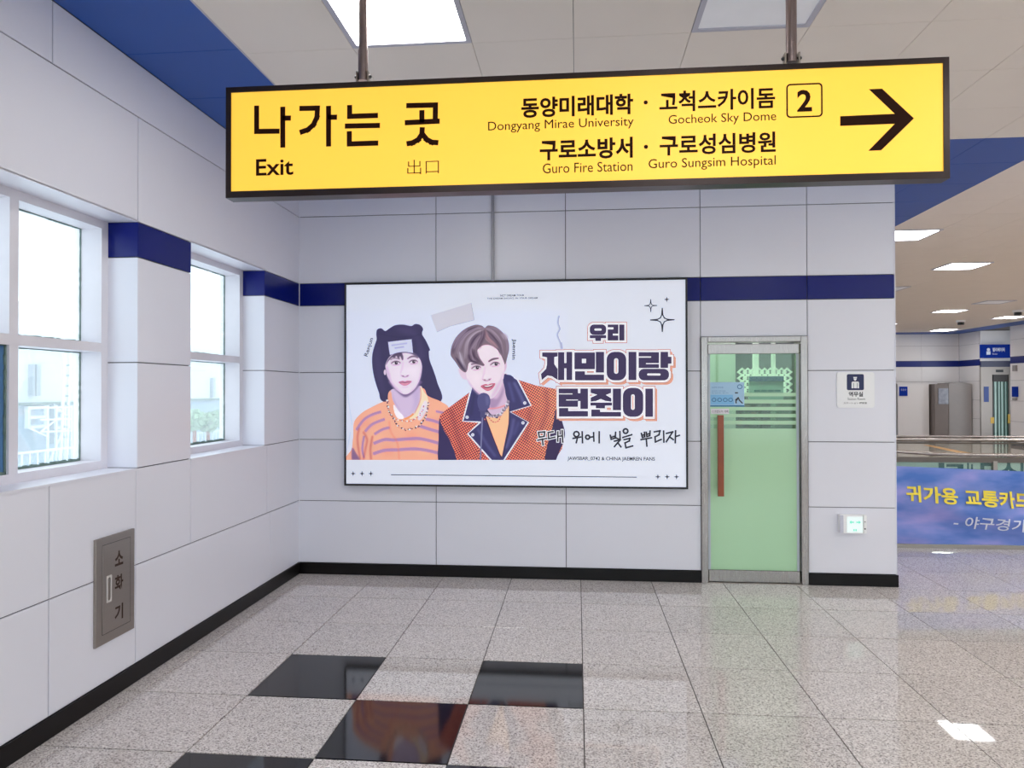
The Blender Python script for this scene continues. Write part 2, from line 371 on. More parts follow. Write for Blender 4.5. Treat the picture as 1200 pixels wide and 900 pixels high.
    g.fill([(195, 475), (222, 410), (270, 360), (340, 330), (420, 325), (500, 350), (552, 400), (577, 460), (580, 520), (566, 600), (545, 655), (510, 718), (455, 768), (400, 785), (350, 765), (290, 712), (240, 640), (214, 590), (203, 535)], sk, C_)
    g.fill([(205, 480), (240, 560), (262, 650), (330, 730), (380, 770), (300, 735), (235, 640), (205, 560)], (196, 170, 200), C_, .8, 1)
    g.fill([(575, 470), (555, 580), (520, 690), (430, 775), (520, 710), (570, 600)], (206, 184, 210), C_, .8, 1)
    g.fill([(300, 500), (350, 520), (340, 600), (280, 580)], (240, 226, 238), C_, .7, 2.4)
    g.fill([(450, 500), (530, 500), (520, 600), (460, 600)], (242, 229, 240), C_, .7, 2.4)
    g.dot((405, 735), 40, 22, (240, 227, 238), C_, .7, 1.5)
    g.fill([(200, 480), (215, 430), (250, 385), (300, 345), (380, 330), (500, 345), (570, 410), (582, 470), (560, 410), (500, 372), (440, 350), (380, 348), (300, 372), (250, 408), (222, 440)], (92, 78, 112), C_, .95, .5)
    g.fill([(250, 400), (285, 368), (360, 342), (384, 400), (372, 425), (350, 380), (335, 415), (310, 378), (292, 402), (268, 392)], (78, 60, 88), C_, .9, .3)
    g.line([(245, 420), (290, 402), (350, 412)], 16, (120, 96, 118), C_, .6, .5)
    g.line([(425, 412), (465, 388), (505, 384), (540, 402)], 17, (96, 74, 98), C_, .85, .4, taper=.5)
    for ex, ey, s_ in ((305, 456, 1), (490, 444, .9)):
        g.dot((ex, ey-3), 52*s_, 26, (188, 156, 184), C_, .75, 1)
        g.fill([(ex-45*s_, ey+4), (ex-15, ey-16), (ex+22, ey-16), (ex+44*s_, ey-2), (ex+20, ey+12), (ex-20, ey+13)], (236, 226, 236), C_, .9, .2)
        g.dot((ex+4, ey-2), 17, 16, (62, 44, 66), C_)
        g.dot((ex+9, ey-8), 4, 4, (225, 215, 230), C_)
        g.line([(ex-50*s_, ey+4), (ex-18, ey-17), (ex+22, ey-18), (ex+48*s_, ey-2)], 9, (66, 46, 66), C_, .95, .2, taper=.4)
        g.line([(ex-35*s_, ey+16), (ex, ey+18), (ex+36*s_, ey+8)], 5, (150, 110, 140), C_, .6, .3)
    g.line([(382, 440), (372, 510), (352, 565)], 12, (206, 184, 208), C_, .9, 1)
    g.dot((400, 555), 26, 20, (244, 232, 242), C_, .8, 1)
    g.line([(355, 580), (378, 594), (402, 599), (428, 592), (445, 578)], 9, (150, 112, 142), C_, .85, .5, taper=.5)
    g.dot((381, 591), 9, 5, (96, 62, 88), C_, .9, .2); g.dot((427, 589), 9, 5, (96, 62, 88), C_, .9, .2)
    g.fill([(335, 656), (375, 642), (402, 648), (432, 638), (472, 648), (440, 680), (398, 694), (360, 680)], (202, 132, 160), C_)
    g.fill([(362, 668), (400, 664), (445, 662), (420, 684), (390, 690)], (220, 150, 172), C_, .8, .4)
    g.line([(334, 656), (375, 656), (402, 660), (435, 654), (473, 648)], 7, (128, 66, 98), C_, .9, .2, taper=.5)
    g.line([(370, 706), (400, 712), (435, 704)], 8, (196, 170, 198), C_, .7, .6)
    g.fill([(224, 240), (232, 230), (460, 204), (472, 212), (484, 335), (476, 346), (400, 336), (320, 345), (250, 366), (240, 355)], (206, 208, 232), C_)
    for j, (x0, x1, y) in enumerate(((262, 430, 268), (296, 398, 296))):
        for i in range(int((x1-x0)/11)):
            x = x0+i*11
            g.line([(x, y-(x-x0)*.14-7), (x+4, y-(x-x0)*.14+6)], 5 if j else 4, (96, 90, 120), C_, .8, .2)
    # ---- right sitter ----
    def hound(x0, x1, y0, y1):
        X, Y = np.meshgrid(np.arange(x0, x1)/PS, np.arange(y0, y1)/PS)
        dx = X-(560-PX0)
        u = X*1.06+Y*.35*np.sign(-dx)*.7; v = Y*1.06-X*.28*np.sign(-dx)
        u = u+np.sin(Y*.12)*.8; k = 2*np.pi/3.9
        f = np.sin(u*k)*np.sin(v*k); lit = np.clip((X-(600-PX0))/60, 0, 1)[..., None]
        base = np.array([222, 104, 88.])*(1-lit)+np.array([240, 150, 112.])*lit
        dk = np.array([82, 34, 60.]); hi = np.array([255, 206, 160.])
        m1 = np.clip(-f*3.2, 0, 1)[..., None]; m2 = np.clip((f-.45)*2.4, 0, 1)[..., None]
        return base*(1-m1)*(1-m2*.75)+dk*m1+hi*m2*.75*(1-m1)
    g.fill([(55, 600), (100, 560), (222, 470), (300, 400), (450, 350), (520, 385), (640, 422), (758, 442), (762, 500), (757, 580), (806, 690), (792, 800), (745, 872), (745, 890), (55, 890), (47, 740), (50, 640)], (0, 0, 0), B, 1, 0, False, hound)
    for pts in ([(690, 440), (700, 560), (660, 700)], [(120, 560), (150, 680), (200, 860)], [(600, 560), (570, 760)]):
        g.line(pts, 26, (110, 40, 60), B, .3, 2)
    g.fill([(50, 622), (58, 640), (78, 690), (120, 765), (152, 890), (50, 890), (46, 740)], (58, 48, 92), B)
    g.fill([(757, 560), (806, 690), (798, 760), (770, 830), (740, 890), (688, 890), (700, 790), (738, 650)], (56, 42, 82), B)
    g.fill([(300, 440), (440, 350), (480, 560), (470, 640), (440, 880), (420, 880), (330, 640)], (54, 48, 88), B, 1, 0, False)
    g.fill([(326, 596), (400, 620), (470, 530), (472, 640), (450, 740), (428, 850), (412, 830), (370, 715)], (246, 190, 148), B, 1, 0, False)
    g.fill([(300, 440), (318, 520), (350, 580), (380, 602), (430, 590), (462, 530), (450, 470), (436, 390), (380, 440)], (206, 180, 204), B)
    g.fill([(345, 490), (400, 500), (440, 420), (436, 470), (400, 545), (360, 560)], (158, 128, 166), B, .8, 1.2)
    g.line([(345, 560), (400, 556), (450, 540)], 7, (232, 130, 130), B, .8, .4)
    # collar and lapels with white piping
    nv = (60, 56, 104)
    L1 = [(245, 430), (232, 480), (192, 636), (300, 642), (345, 600), (290, 450)]
    L2 = [(300, 640), (222, 712), (375, 885), (428, 885), (400, 790), (316, 612)]
    R1 = [(440, 352), (480, 358), (520, 385), (604, 542), (478, 578), (456, 480), (436, 400)]
    R2 = [(478, 578), (588, 642), (430, 885), (424, 870), (452, 740), (470, 640)]
    for P_ in (L1, L2, R1, R2):
        g.fill(P_, nv, B, 1, 0, False)
    for pts, c in (([(500, 400), (540, 480), (560, 530)], (120, 122, 176)), ([(470, 400), (500, 520)], (92, 92, 146)), ([(260, 470), (240, 600)], (48, 44, 84)),
                   ([(500, 620), (480, 720), (450, 800)], (112, 112, 166)), ([(280, 680), (340, 780), (390, 850)], (98, 98, 150)), ([(530, 640), (500, 720)], (84, 84, 136))):
        g.line(pts, 16, c, B, .6, 1.2)
    wh = (236, 234, 246)
    for pts in ([(245, 430), (232, 480), (192, 636), (300, 642)], [(300, 640), (222, 712), (375, 885)], [(500, 370), (522, 385), (604, 542), (478, 580), (588, 642), (432, 885)]):
        g.line(pts, 9, wh, B, 1, 0, False)
    for x, y in ((218, 612), (566, 526), (555, 646), (252, 718)):
        g.dot((x, y), 10, 10, (226, 228, 242), B); g.dot((x, y), 4, 4, (150, 150, 180), B)
    g.line([(322, 600), (360, 700), (424, 860)], 6, (70, 40, 66), B, .9)
    g.line([(474, 560), (466, 700), (432, 850)], 6, (44, 34, 66), B, .9)
    chain([(332, 588), (365, 604), (410, 596), (448, 560), (466, 515)], 30, 10, B, [(214, 206, 220), (120, 104, 124), (160, 146, 164)], 4)
    chain([(345, 610), (375, 640), (405, 636), (420, 605)], 16, 4, B, [(150, 90, 90), (210, 150, 130)], 1)
    # head
    g.fill([(143, 468), (152, 520), (178, 560), (215, 572), (228, 540), (215, 450)], (222, 198, 214), D)
    g.fill([(580, 400), (600, 395), (604, 450), (588, 492), (570, 490)], (214, 188, 206), D)
    g.fill([(210, 470), (214, 400), (250, 290), (320, 240), (400, 215), (480, 240), (545, 320), (578, 400), (582, 480), (572, 560), (542, 650), (505, 712), (455, 755), (400, 742), (330, 700), (265, 632), (225, 570)], (232, 214, 226), D)
    g.fill([(582, 470), (560, 570), (520, 680), (450, 752), (500, 640), (545, 560)], (204, 178, 202), D, .8, 1.3)
    g.fill([(225, 560), (290, 650), (370, 715), (330, 715), (250, 630)], (206, 180, 204), D, .7, 1)
    g.fill([(270, 520), (340, 520), (330, 600), (280, 580)], (244, 228, 236), D, .7, 2)
    g.fill([(490, 480), (545, 480), (530, 580), (500, 570)], (240, 222, 234), D, .6, 2)
    g.fill([(340, 300), (400, 250), (480, 290), (520, 360), (420, 380), (360, 370)], (240, 226, 236), D, .5, 2)
    hair = (124, 106, 120)
    g.fill([(65, 312), (84, 230), (128, 152), (210, 82), (300, 46), (365, 54), (393, 76), (425, 52), (500, 68), (562, 118), (612, 182), (624, 280), (606, 370), (588, 425), (572, 390), (545, 330), (500, 272), (440, 240), (385, 240), (345, 262), (322, 300), (345, 370), (392, 434), (330, 418), (268, 402), (238, 420), (226, 478), (205, 502), (158, 470), (108, 398), (72, 350)], hair, D)
    rs = random.Random(9)
    strands = [([(390, 80), (300, 90), (190, 170), (130, 330)], (158, 140, 160)), ([(380, 95), (290, 130), (220, 220), (200, 380)], (168, 152, 168)), ([(370, 120), (300, 170), (255, 260), (250, 380)], (90, 72, 96)),
               ([(400, 110), (330, 200), (270, 290), (290, 400)], (150, 130, 150)), ([(330, 60), (200, 120), (110, 240), (90, 330)], (84, 68, 92)), ([(150, 300), (170, 380), (200, 480)], (180, 168, 184)),
               ([(400, 80), (470, 110), (540, 200), (575, 330)], (152, 132, 150)), ([(410, 100), (480, 170), (530, 240), (560, 330)], (88, 70, 92)), ([(430, 70), (530, 110), (600, 210), (605, 320)], (140, 122, 142)),
               ([(395, 90), (420, 170), (470, 215), (520, 270)], (170, 130, 140)), ([(385, 90), (380, 160), (350, 220), (330, 280)], (96, 76, 98)), ([(230, 90), (150, 170), (95, 280)], (140, 122, 144)),
               ([(290, 280), (300, 350), (360, 415)], (86, 66, 88)), ([(240, 330), (260, 390), (330, 412)], (82, 62, 86)), ([(120, 360), (170, 440), (205, 490)], (74, 58, 82)), ([(560, 130), (590, 160), (600, 190)], (176, 160, 176))]
    for pts, c in strands:
        g.line(pts, 20, c, D, .75, .5, taper=.9)
        for _ in range(9):
            dx, dy = rs.uniform(-22, 22), rs.uniform(-14, 14)
            dv = rs.uniform(-40, 36); cc = tuple(v+dv for v in c)
            g.line([(x+dx+rs.uniform(-5, 5), y+dy) for x, y in pts], 5, cc, D, .6, .1, taper=.9)
    g.fill([(345, 262), (385, 240), (440, 240), (500, 272), (470, 250), (400, 222)], (150, 110, 124), D, .6, .8)
    for pts in ([(325, 300), (345, 370), (392, 434)], [(300, 300), (310, 370), (372, 424)]):
        g.line(pts, 7, (120, 96, 116), D, .8, .2, taper=.8)
    g.line([(262, 425), (310, 418), (385, 436)], 14, (96, 74, 94), D, .85, .5)
    g.line([(428, 400), (470, 376), (527, 366)], 17, (84, 60, 80), D, .95, .3, taper=.4)
    for ex, ey in ((312, 460), (492, 425)):
        g.dot((ex, ey-2), 48, 24, (196, 164, 186), D, .7, 1)
        g.fill([(ex-42, ey+8), (ex-12, ey-13), (ex+22, ey-14), (ex+38, ey-4), (ex+15, ey+10), (ex-20, ey+13)], (238, 230, 238), D, .9, .2)
        g.dot((ex+10, ey-2), 16, 15, (58, 40, 58), D); g.dot((ex+14, ey-8), 4, 4, (228, 220, 230), D)
        g.line([(ex-46, ey+8), (ex-14, ey-15), (ex+20, ey-17), (ex+42, ey-4)], 9, (60, 42, 60), D, .95, .2, taper=.4)
        g.line([(ex-30, ey+17), (ex+4, ey+17), (ex+32, ey+8)], 5, (170, 130, 156), D, .6, .3)
    g.line([(395, 450), (385, 520), (370, 560)], 12, (212, 186, 206), D, .9, 1)
    g.dot((415, 540), 24, 18, (246, 232, 240), D, .8, 1)
    g.line([(368, 566), (394, 580), (415, 582), (440, 574), (456, 558)], 9, (150, 110, 136), D, .85, .5, taper=.5)
    g.dot((394, 575), 9, 5, (92, 58, 80), D, .9, .2); g.dot((438, 570), 9, 5, (92, 58, 80), D, .9, .2)
    g.fill([(354, 634), (400, 614), (425, 620), (448, 610), (494, 608), (470, 655), (425, 680), (385, 664)], (190, 104, 126), D)
    g.fill([(378, 636), (425, 630), (475, 617), (452, 642), (410, 650)], (120, 44, 66), D)
    g.fill([(388, 633), (425, 629), (472, 618), (450, 632), (415, 641)], (244, 236, 242), D)
    g.fill([(392, 660), (425, 655), (458, 645), (430, 672)], (214, 138, 152), D, .8, .3)
    # microphone
    g.line([(312, 590), (306, 700), (297, 900)], 9, (120, 120, 158), B, 1, 0, False)
    g.fill([(335, 860), (440, 830), (400, 880), (392, 930), (352, 930), (350, 885)], (76, 74, 116), D, 1)
    g.fill([(322, 790), (328, 735), (355, 705), (395, 700), (432, 722), (447, 775), (436, 830), (405, 862), (365, 868), (335, 845)], (82, 80, 126), D)
    g.fill([(400, 730), (430, 745), (432, 800), (410, 820)], (104, 104, 152), D, .7, 1)
    return np.clip(g.a*1.075-7, 0, 255)
# ------------------------------------------------------------------ SETTING: floor
rnd = random.Random(5)
CEIL = 3.503; XR = 15.24; YF = 18.8; YN = -9.6; XW = 5.127
floor = MB().box(-.36, 17.2, YN-.2, 19.2, -.16, -.006).build('floor', M_GROUT, kind='structure')
WLOC['floor'] = (0, 0, 0)
TM = {}
def tile(x0, x1, y0, y1, mat):
    w, h = round(x1-x0-.005, 3), round(y1-y0-.008, 3); k = (w, h, mat.name)
    if k not in TM:
        o = MB().slab(-w/2, w/2, -h/2, h/2, -.02, 0, '+z', .0012).build('tile', mat, floor); TM[k] = o.data
    else:
        o = bpy.data.objects.new('tile', TM[k]); COL.objects.link(o); o.parent = floor
    o.location = ((x0+x1)/2, (y0+y1)/2, rnd.uniform(-.0004, .0004)); o.rotation_euler = (rnd.gauss(0, .0007), rnd.gauss(0, .0007), 0)
    return o
xe = [0, .115]+[.115+.6*k for k in range(1, 15)]
ye = [-4.283+.6*k for k in range(11)]
blacks = {(2, 4), (4, 4), (3, 3), (2, 2), (4, 2)}
for i in range(len(xe)-1):
    for j in range(len(ye)-1):
        x0, x1, y0, y1 = xe[i], xe[i+1], ye[j], ye[j+1]
        if x1 < 5: 
            if y0 > -.2: continue
            if y1 > -.2: y1 = .03
        m = M_BLACKT if (i, j-2+2) in {(2, 3), (4, 3), (3, 2), (2, 1), (4, 1)} else M_GRAN
        t_ = tile(x0, x1, y0, y1, m)
        if m is M_BLACKT: tag(t_, 'polished black granite floor tile')
fs = MB()
def addt(x0, x1, y0, y1): fs.slab(x0+.002, x1-.002, y0+.002, y1-.002, -.02, 0, '+z', .0012)
y = ye[0]
while y > YN:
    for i in range(-0, 25): addt(max(0, .115+.6*(i-1)), .115+.6*i, y-.6, y)
    y -= .6
for i in range(15, 26):
    for j in range(10): addt(.115+.6*(i-1), .115+.6*i, ye[j], ye[j+1])
for i in range(9, 27):
    for j in range(29): addt(.115+.6*(i-1), .115+.6*i, ye[10]+.6*j, ye[10]+.6*(j+1))
fs.build('tile', M_GRANF, floor, kind='stuff')
MB().box(0, 5.0, .17, 6, -.005, .002).build('office_floor', pm('office_vinyl', (150, 158, 150), .4), floor)

# ------------------------------------------------------------------ SETTING: ceiling
ceiling = MB().box(-.36, 17.2, YN-.2, 19.2, 3.516, 3.62).build('ceiling', M_CJOINT, kind='structure'); WLOC['ceiling'] = (0, 0, 0)
xc = [.655, 1.275, 1.93, 2.472, 3.083, 3.68, 4.28, 4.9, 5.515, 6.117]+[6.117+.6*k for k in range(1, 6)]
yc = [-3.01-.6, -3.01, -2.41, -1.81, -1.215, -.62]
cells = {(1, 1): 'on', (4, 1): 'off'}
def cpanel(x0, x1, y0, y1, mat, mb=None):
    own = mb is None; mb = mb or MB(); mb.slab(x0+.0015, x1-.0015, y0+.0015, y1-.0015, CEIL, 3.516, '-z', .001)
    if own: return mb.build('ceiling_panel', mat, ceiling)
for i in range(len(xc)-1):
    for j in range(len(yc)-1):
        if (i, j) in cells: continue
        cpanel(xc[i], xc[i+1], yc[j], yc[j+1], M_CEIL)
for k in range(6):                                     # blue border along the left wall
    y0 = -.62-1.24-.6*(k-1) if k else -1.25; y1 = y0+.6 if k else -.62
    cpanel(0, .655, y0, y1, M_CBLUE)
cpanel(0, .655, -.62, 0, M_CBLUE)
for i in range(0, 9): cpanel(xc[i], xc[i+1], -.62, -.012, M_CBLUE)
for j in range(14):
    for a, b in ((XW+.004, 5.515), (5.515, 6.117)): cpanel(a, b, -.012+.6*j, -.012+.6*(j+1), M_CBLUE)
yb = [-.62+.6*k for k in range(12)]
for i in range(9, 14):
    for j in range(11):
        if (i, j) == (9, 5) or (i, j) == (12, 9): pass
        cpanel(xc[i], xc[i+1], yb[j], yb[j+1], M_CEIL)
cs = MB()
for i in range(-11, 18):
    x0 = 6.117+.6*i; x0 = max(x0, .655)
    x1 = 6.117+.6*(i+1)
    if x1 <= .66: continue
    for j in range(47):
        y0 = YN+.04+.6*j-.05+.0; y0 = -.62-9.0+.6*j; y1 = y0+.6
        near = x1 < 9.2 and y1 > -3.62 and y0 < 5.95
        if near or y1 > 18.2 or x1 > 14.6: continue
        if x1 < 6.2 and y0 > -.7: continue
        cpanel(x0, x1, y0, y1, None, cs)
cs.build('ceiling_panel', M_CEIL, ceiling, kind='stuff')
cb = MB()
for j in range(48):
    cpanel(14.517, 15.24, YN+.6*j, min(YN+.6*(j+1), YF), None, cb)
for i in range(14): cpanel(5.13+.68*i, 5.13+.68*(i+1)-.01, 18.18, YF, None, cb)
for j in range(15): cpanel(5.131, 6.115, 8.388+.6*j, min(8.388+.6*(j+1), 18.18), None, cb)
cpanel(0, .655, YN, -4.3, None, cb)
cb.build('ceiling_panel', M_CBLUE, ceiling, kind='stuff')

# ------------------------------------------------------------------ SETTING: walls
G = .003
PMESH = {}
def wpanel(parent, lo, hi, face, mat, t=.010, gap=G):
    """wall panel on an axis plane; lo, hi = (u0, z0), (u1, z1); face = (axis sign, plane value)"""
    ax_, val = face; mb = MB(); u0, z0 = lo; u1, z1 = hi
    if ax_ == '-y': mb.slab(u0+gap, u1-gap, val, val+t, z0+gap, z1-gap, '-y', .002)
    elif ax_ == '+x': mb.slab(val-t, val, u0+gap, u1-gap, z0+gap, z1-gap, '+x', .002)
    elif ax_ == '-x': mb.slab(val, val+t, u0+gap, u1-gap, z0+gap, z1-gap, '-x', .002)
    return mb.build('blue_panel' if mat is M_BLUE else 'wall_panel', mat, parent)
Y1a, Y1b, Y2a, Y2b = -4.16, -2.348, -1.79, -.708
wl_ = MB(); xo, xi = -.36, -.010; e_ = .01
for (a, b, c, d) in ((YN, Y1a-e_, 0, 3.52), (Y1a-e_, Y1b+e_, 0, 1.2-e_), (Y1a-e_, Y1b+e_, 2.6+e_, 3.52), (Y1b+e_, Y2a-e_, 0, 3.52),
                     (Y2a-e_, Y2b+e_, 0, 1.2-e_), (Y2a-e_, Y2b+e_, 2.6+e_, 3.52), (Y2b+e_, .16, 0, 3.52)):
    wl_.box(xo, xi, a, b, c, d)
wall_left = wl_.build('wall_left', M_JOINT, kind='structure'); WLOC['wall_left'] = (0, 0, 0)
def lrow(z0, z1, ys, mat=M_WALL):
    for a, b in zip(ys[:-1], ys[1:]): wpanel(wall_left, (a, z0), (b, z1), ('+x', 0), mat)
lrow(.1, .653, [-9.58, -7.8, -6, -4.2, -3.02, -2.36, -.6, 0]); lrow(.653, 1.2, [-9.58, -7.8, -6, -4.2, -3.02, -2.36, -1.79, -.66, 0])
for z0, z1, m in ((1.2, 1.8, M_WALL), (1.8, 2.4, M_WALL), (2.4, 2.6, M_BLUE)):
    for ys in ([-9.58, -7.8, -6, Y1a], [Y1b, Y2a], [Y2b, 0]): lrow(z0, z1, ys, m)
lrow(2.6, 3.2, [-9.58, -7.8, -6, -4.2, Y1b, 0]); lrow(3.2, 3.503, [-9.58, -7, -5, -3.01, -1.2, 0])
def reveals(ya, yb_):
    for z0, z1, m in ((1.2, 1.8, M_WALL), (1.8, 2.4, M_WALL), (2.4, 2.6, M_BLUE)):
        MB().box(-.19, -.002, yb_, yb_+.009, z0+G, z1-G).build('reveal_panel', m, wall_left)
        MB().box(-.19, -.002, ya-.009, ya, z0+G, z1-G).build('reveal_panel', m, wall_left)
    MB().box(-.19, 0, ya, yb_, 2.6, 2.609).build('head_panel', M_WALL, wall_left)
    MB().box(-.19, .004, ya, yb_, 1.188, 1.2).build('sill', M_WALL, wall_left)
reveals(Y1a, Y1b); reveals(Y2a, Y2b)

M_PANE = clear_glass('dusty_hazed_window_glass', (246, 251, 251), .20, (236, 242, 244))  # dust film, with haze added so the view outside washes out
M_BLUEP = pm('blue_grey_film_pane', (82, 122, 168), .6, spec=.1, emit=.04)
M_SEAL = pm('grimy_sealant', (108, 130, 124), .8, var=.5, scale=30, bump=.5)
def window(name, ya, yb_, bays, blue_bays=()):
    w = thing(name, (-.18, (ya+yb_)/2, 1.2), kind='structure')
    x0, x1 = -.345, -.18; f = .055
    MB().box(x0, x1, ya, yb_, 2.555, 2.6).box(x0, x1, ya, yb_, 1.2, 1.245).box(x0, x1, ya, ya+f, 1.245, 2.555).box(x0, x1, yb_-f, yb_, 1.245, 2.555).build('window_frame', M_WFRAME, w)
    MB().box(x0, x1+.004, ya+f, yb_-f, 1.857, 1.908).build('transom', M_WFRAME, w)
    n = len(bays)
    for k, (a, b) in enumerate(bays):
        if k: MB().box(x0, x1+.002, bays[k-1][1], a, 1.245, 2.555).build('mullion', M_WFRAME, w)
        for z0, z1 in ((1.245, 1.857), (1.908, 2.555)):
            up = z0 > 1.5
            gx_ = .112 if (k in blue_bays and not up) else 0
            g_ = MB().box(-.318+gx_, -.312+gx_, a+.004, b-.004, z0+.004, z1-.004).build('pane', M_BLUEP if (k in blue_bays and not up) else M_PANE, w)
            if k in blue_bays and not up: g_['label'] = 'blue grey lower pane'
            # grimy sealant around the glass: an uneven bead
            sb = MB(); rr = random.Random(k*7+int(up)+int(ya*10))
            def bead(p0, p1, nrm):
                m = 26
                for q in range(m):
                    t0, t1 = q/m, (q+1)/m; r_ = rr.uniform(.006, .011)
                    A = [p0[i]+(p1[i]-p0[i])*t0 for i in range(2)]; B_ = [p0[i]+(p1[i]-p0[i])*t1+nrm[i]*r_ for i in range(2)]
                    sb.box(-.311+gx_, -.303+gx_, min(A[0], B_[0]), max(A[0], B_[0]), min(A[1], B_[1]), max(A[1], B_[1]))
            bead((a, z0), (b, z0), (0, 1.6)); bead((b, z0), (b, z1), (-1, 0)); bead((a, z1), (b, z1), (0, -.6))
            sb.build('sealant', M_SEAL, g_)
    return w
window('window_1', Y1a, Y1b, [(-4.11, -3.65), (-3.60, -3.055), (-3.0, -2.398)], (0, 1))
window('window_2', Y2a, Y2b, [(-1.74, -.758)])

wb_ = MB(); DX0, DX1, DZ = 3.538, 4.416, 2.09
for (a, b, c, d) in ((0, DX0, 0, 3.52), (DX0, DX1, DZ, 3.52), (DX1, XW-.01, 0, 3.52)): wb_.box(a, b, .010, .16, c, d)
wall_back = wb_.build('wall_back', M_JOINT, kind='structure'); WLOC['wall_back'] = (0, 0, 0)
rows = [(.1, .653), (.653, 1.2), (1.2, 1.8), (1.8, 2.4), (2.4, 2.6), (2.6, 3.2), (3.2, 3.503)]
for x0, x1 in ((0, 1.248), (1.248, 2.39), (2.39, 3.538), (3.538, 4.42), (4.42, XW)):
    for z0, z1 in rows:
        if x0 == 3.538:
            if z1 < 2.2: continue
            if z0 == 1.8: z0 = 2.09
        wpanel(wall_back, (x0, z0), (x1, z1), ('-y', 0), M_BLUE if z0 == 2.4 else M_WALL)
ws = MB().box(5.0, XW-.01, .16, 6.0, 0, 3.52).build('wall_side', M_JOINT, kind='structure'); WLOC['wall_side'] = (0, 0, 0)
for k in range(5):
    for z0, z1 in rows: wpanel(ws, (.0+1.2*k, z0), (1.2*(k+1), z1), ('+x', XW), M_BLUE if z0 == 2.4 else M_WALL)
# office behind the door
M_OFF = pm('office_paint', (206, 222, 208), .6)
of = MB().box(-.01, 5.0, 6.0, 6.1, 0, 3.52).box(2.6, 2.7, .17, 6.0, 0, 3.52).build('wall_office', M_OFF, kind='structure')
MB().box(5.0, XW, 6.0, 6.1, 0, 3.52).build('wall_end', M_WALL, kind='structure')
MB().box(2.7, 5.0, .17, 6.0, 3.3, 3.34).build('office_ceiling', M_OFF, ceiling)
# concourse beyond: far wall, right wall, front wall
wf = MB().box(5.13, 17.0, YF+.01, YF+.15, 0, 3.52).build('wall_far', M_JOINT, kind='structure'); WLOC['wall_far'] = (0, 0, 0)
far_rows = [(.1, .7), (.7, 1.3), (1.3, 1.9), (1.9, 2.4), (2.4, 2.6), (2.6, 3.1), (3.1, 3.503)]
for k in range(4):
    for z0, z1 in far_rows: wpanel(wf, (10.44+1.2*k, z0), (10.44+1.2*(k+1), z1), ('-y', YF), M_NAVY if z0 == 2.4 else M_WALLB)
MB().box(5.13, 10.43, YF, YF+.01, 0, 3.5).build('wall_panel', M_WALLB, wf)
wr = MB().box(XR+.01, XR+.15, YN, 16.0, 0, 3.52).box(XR+.01, XR+.15, 17.6, YF, 0, 3.52).box(16.9, 17.0, 15.9, 17.8, 0, 3.52).build('wall_right', M_JOINT, kind='structure'); WLOC['wall_right'] = (0, 0, 0)
for a, b in ((13.6, 14.8), (14.8, 16.0), (17.6, YF)):
    for z0, z1 in far_rows: wpanel(wr, (a, z0), (b, z1), ('-x', XR), M_NAVY if z0 == 2.4 else M_WALLB)
for z0, z1 in far_rows: MB().box(XR, 15.3, YN, 13.6, z0+G, z1-G).build('wall_panel', M_NAVY if z0 == 2.4 else M_WALLB, wr)
WIN_ADDED = ((.3, 3.6), (3.9, 7.2), (7.5, 10.8), (11.1, 14.9))  # unseen windows behind the camera, added and widened to light the back wall
wn = MB(); xs_ = [-.01]+[v for p in WIN_ADDED for v in p]+[XR+.15]
for k in range(0, len(xs_), 2): wn.box(xs_[k], xs_[k+1], YN-.15, YN, 0, 3.52)
for a, b in WIN_ADDED: wn.box(a, b, YN-.15, YN, 0, .5).box(a, b, YN-.15, YN, 3.1, 3.52)
wall_front = wn.build('wall_front', M_WALLB, kind='structure'); WLOC['wall_front'] = (0, 0, 0)
for k, (a, b) in enumerate(WIN_ADDED):
    w = thing('window_%d' % (k+3), ((a+b)/2, YN, .5), kind='structure'); fr = MB(); m_ = (a+b)/2
    for q in ((a, b, .5, .55), (a, b, 3.05, 3.1), (a, a+.05, .55, 3.05), (b-.05, b, .55, 3.05), (m_-.03, m_+.03, .55, 3.05)): fr.box(q[0], q[1], YN-.1, YN-.04, q[2], q[3])
    fr.build('window_frame', M_WFRAME, w)
    for c_, d_ in ((a+.05, m_-.03), (m_+.03, b-.05)): MB().box(c_, d_, YN-.075, YN-.07, .55, 3.05).build('pane', M_PANE, w)
# baseboards
MB().slab(0, .012, YN, 0, 0, .1, '+x', .002).build('baseboard_left', M_BASE, kind='structure')
MB().slab(0, DX0, -.012, .01, 0, .1, '-y', .002).build('baseboard_back', M_BASE, kind='structure')
MB().slab(DX1, XW+.012, -.012, .01, 0, .098, '-y', .002).box(XW, XW+.012, .01, 6, 0, .098).build('baseboard_corner', M_BASE, kind='structure')
MB().box(XW-.004, XW+.003, -.003, .02, .1, 3.5).build('trim_1', M_WALL, kind='structure')
MB().box(0, .006, -.006, 0, .1, 3.5).build('trim_2', M_WALL, kind='structure')
MB().box(.653, .661, YN, -.62, 3.499, 3.505).build('trim_3', M_LFRAME, kind='structure')

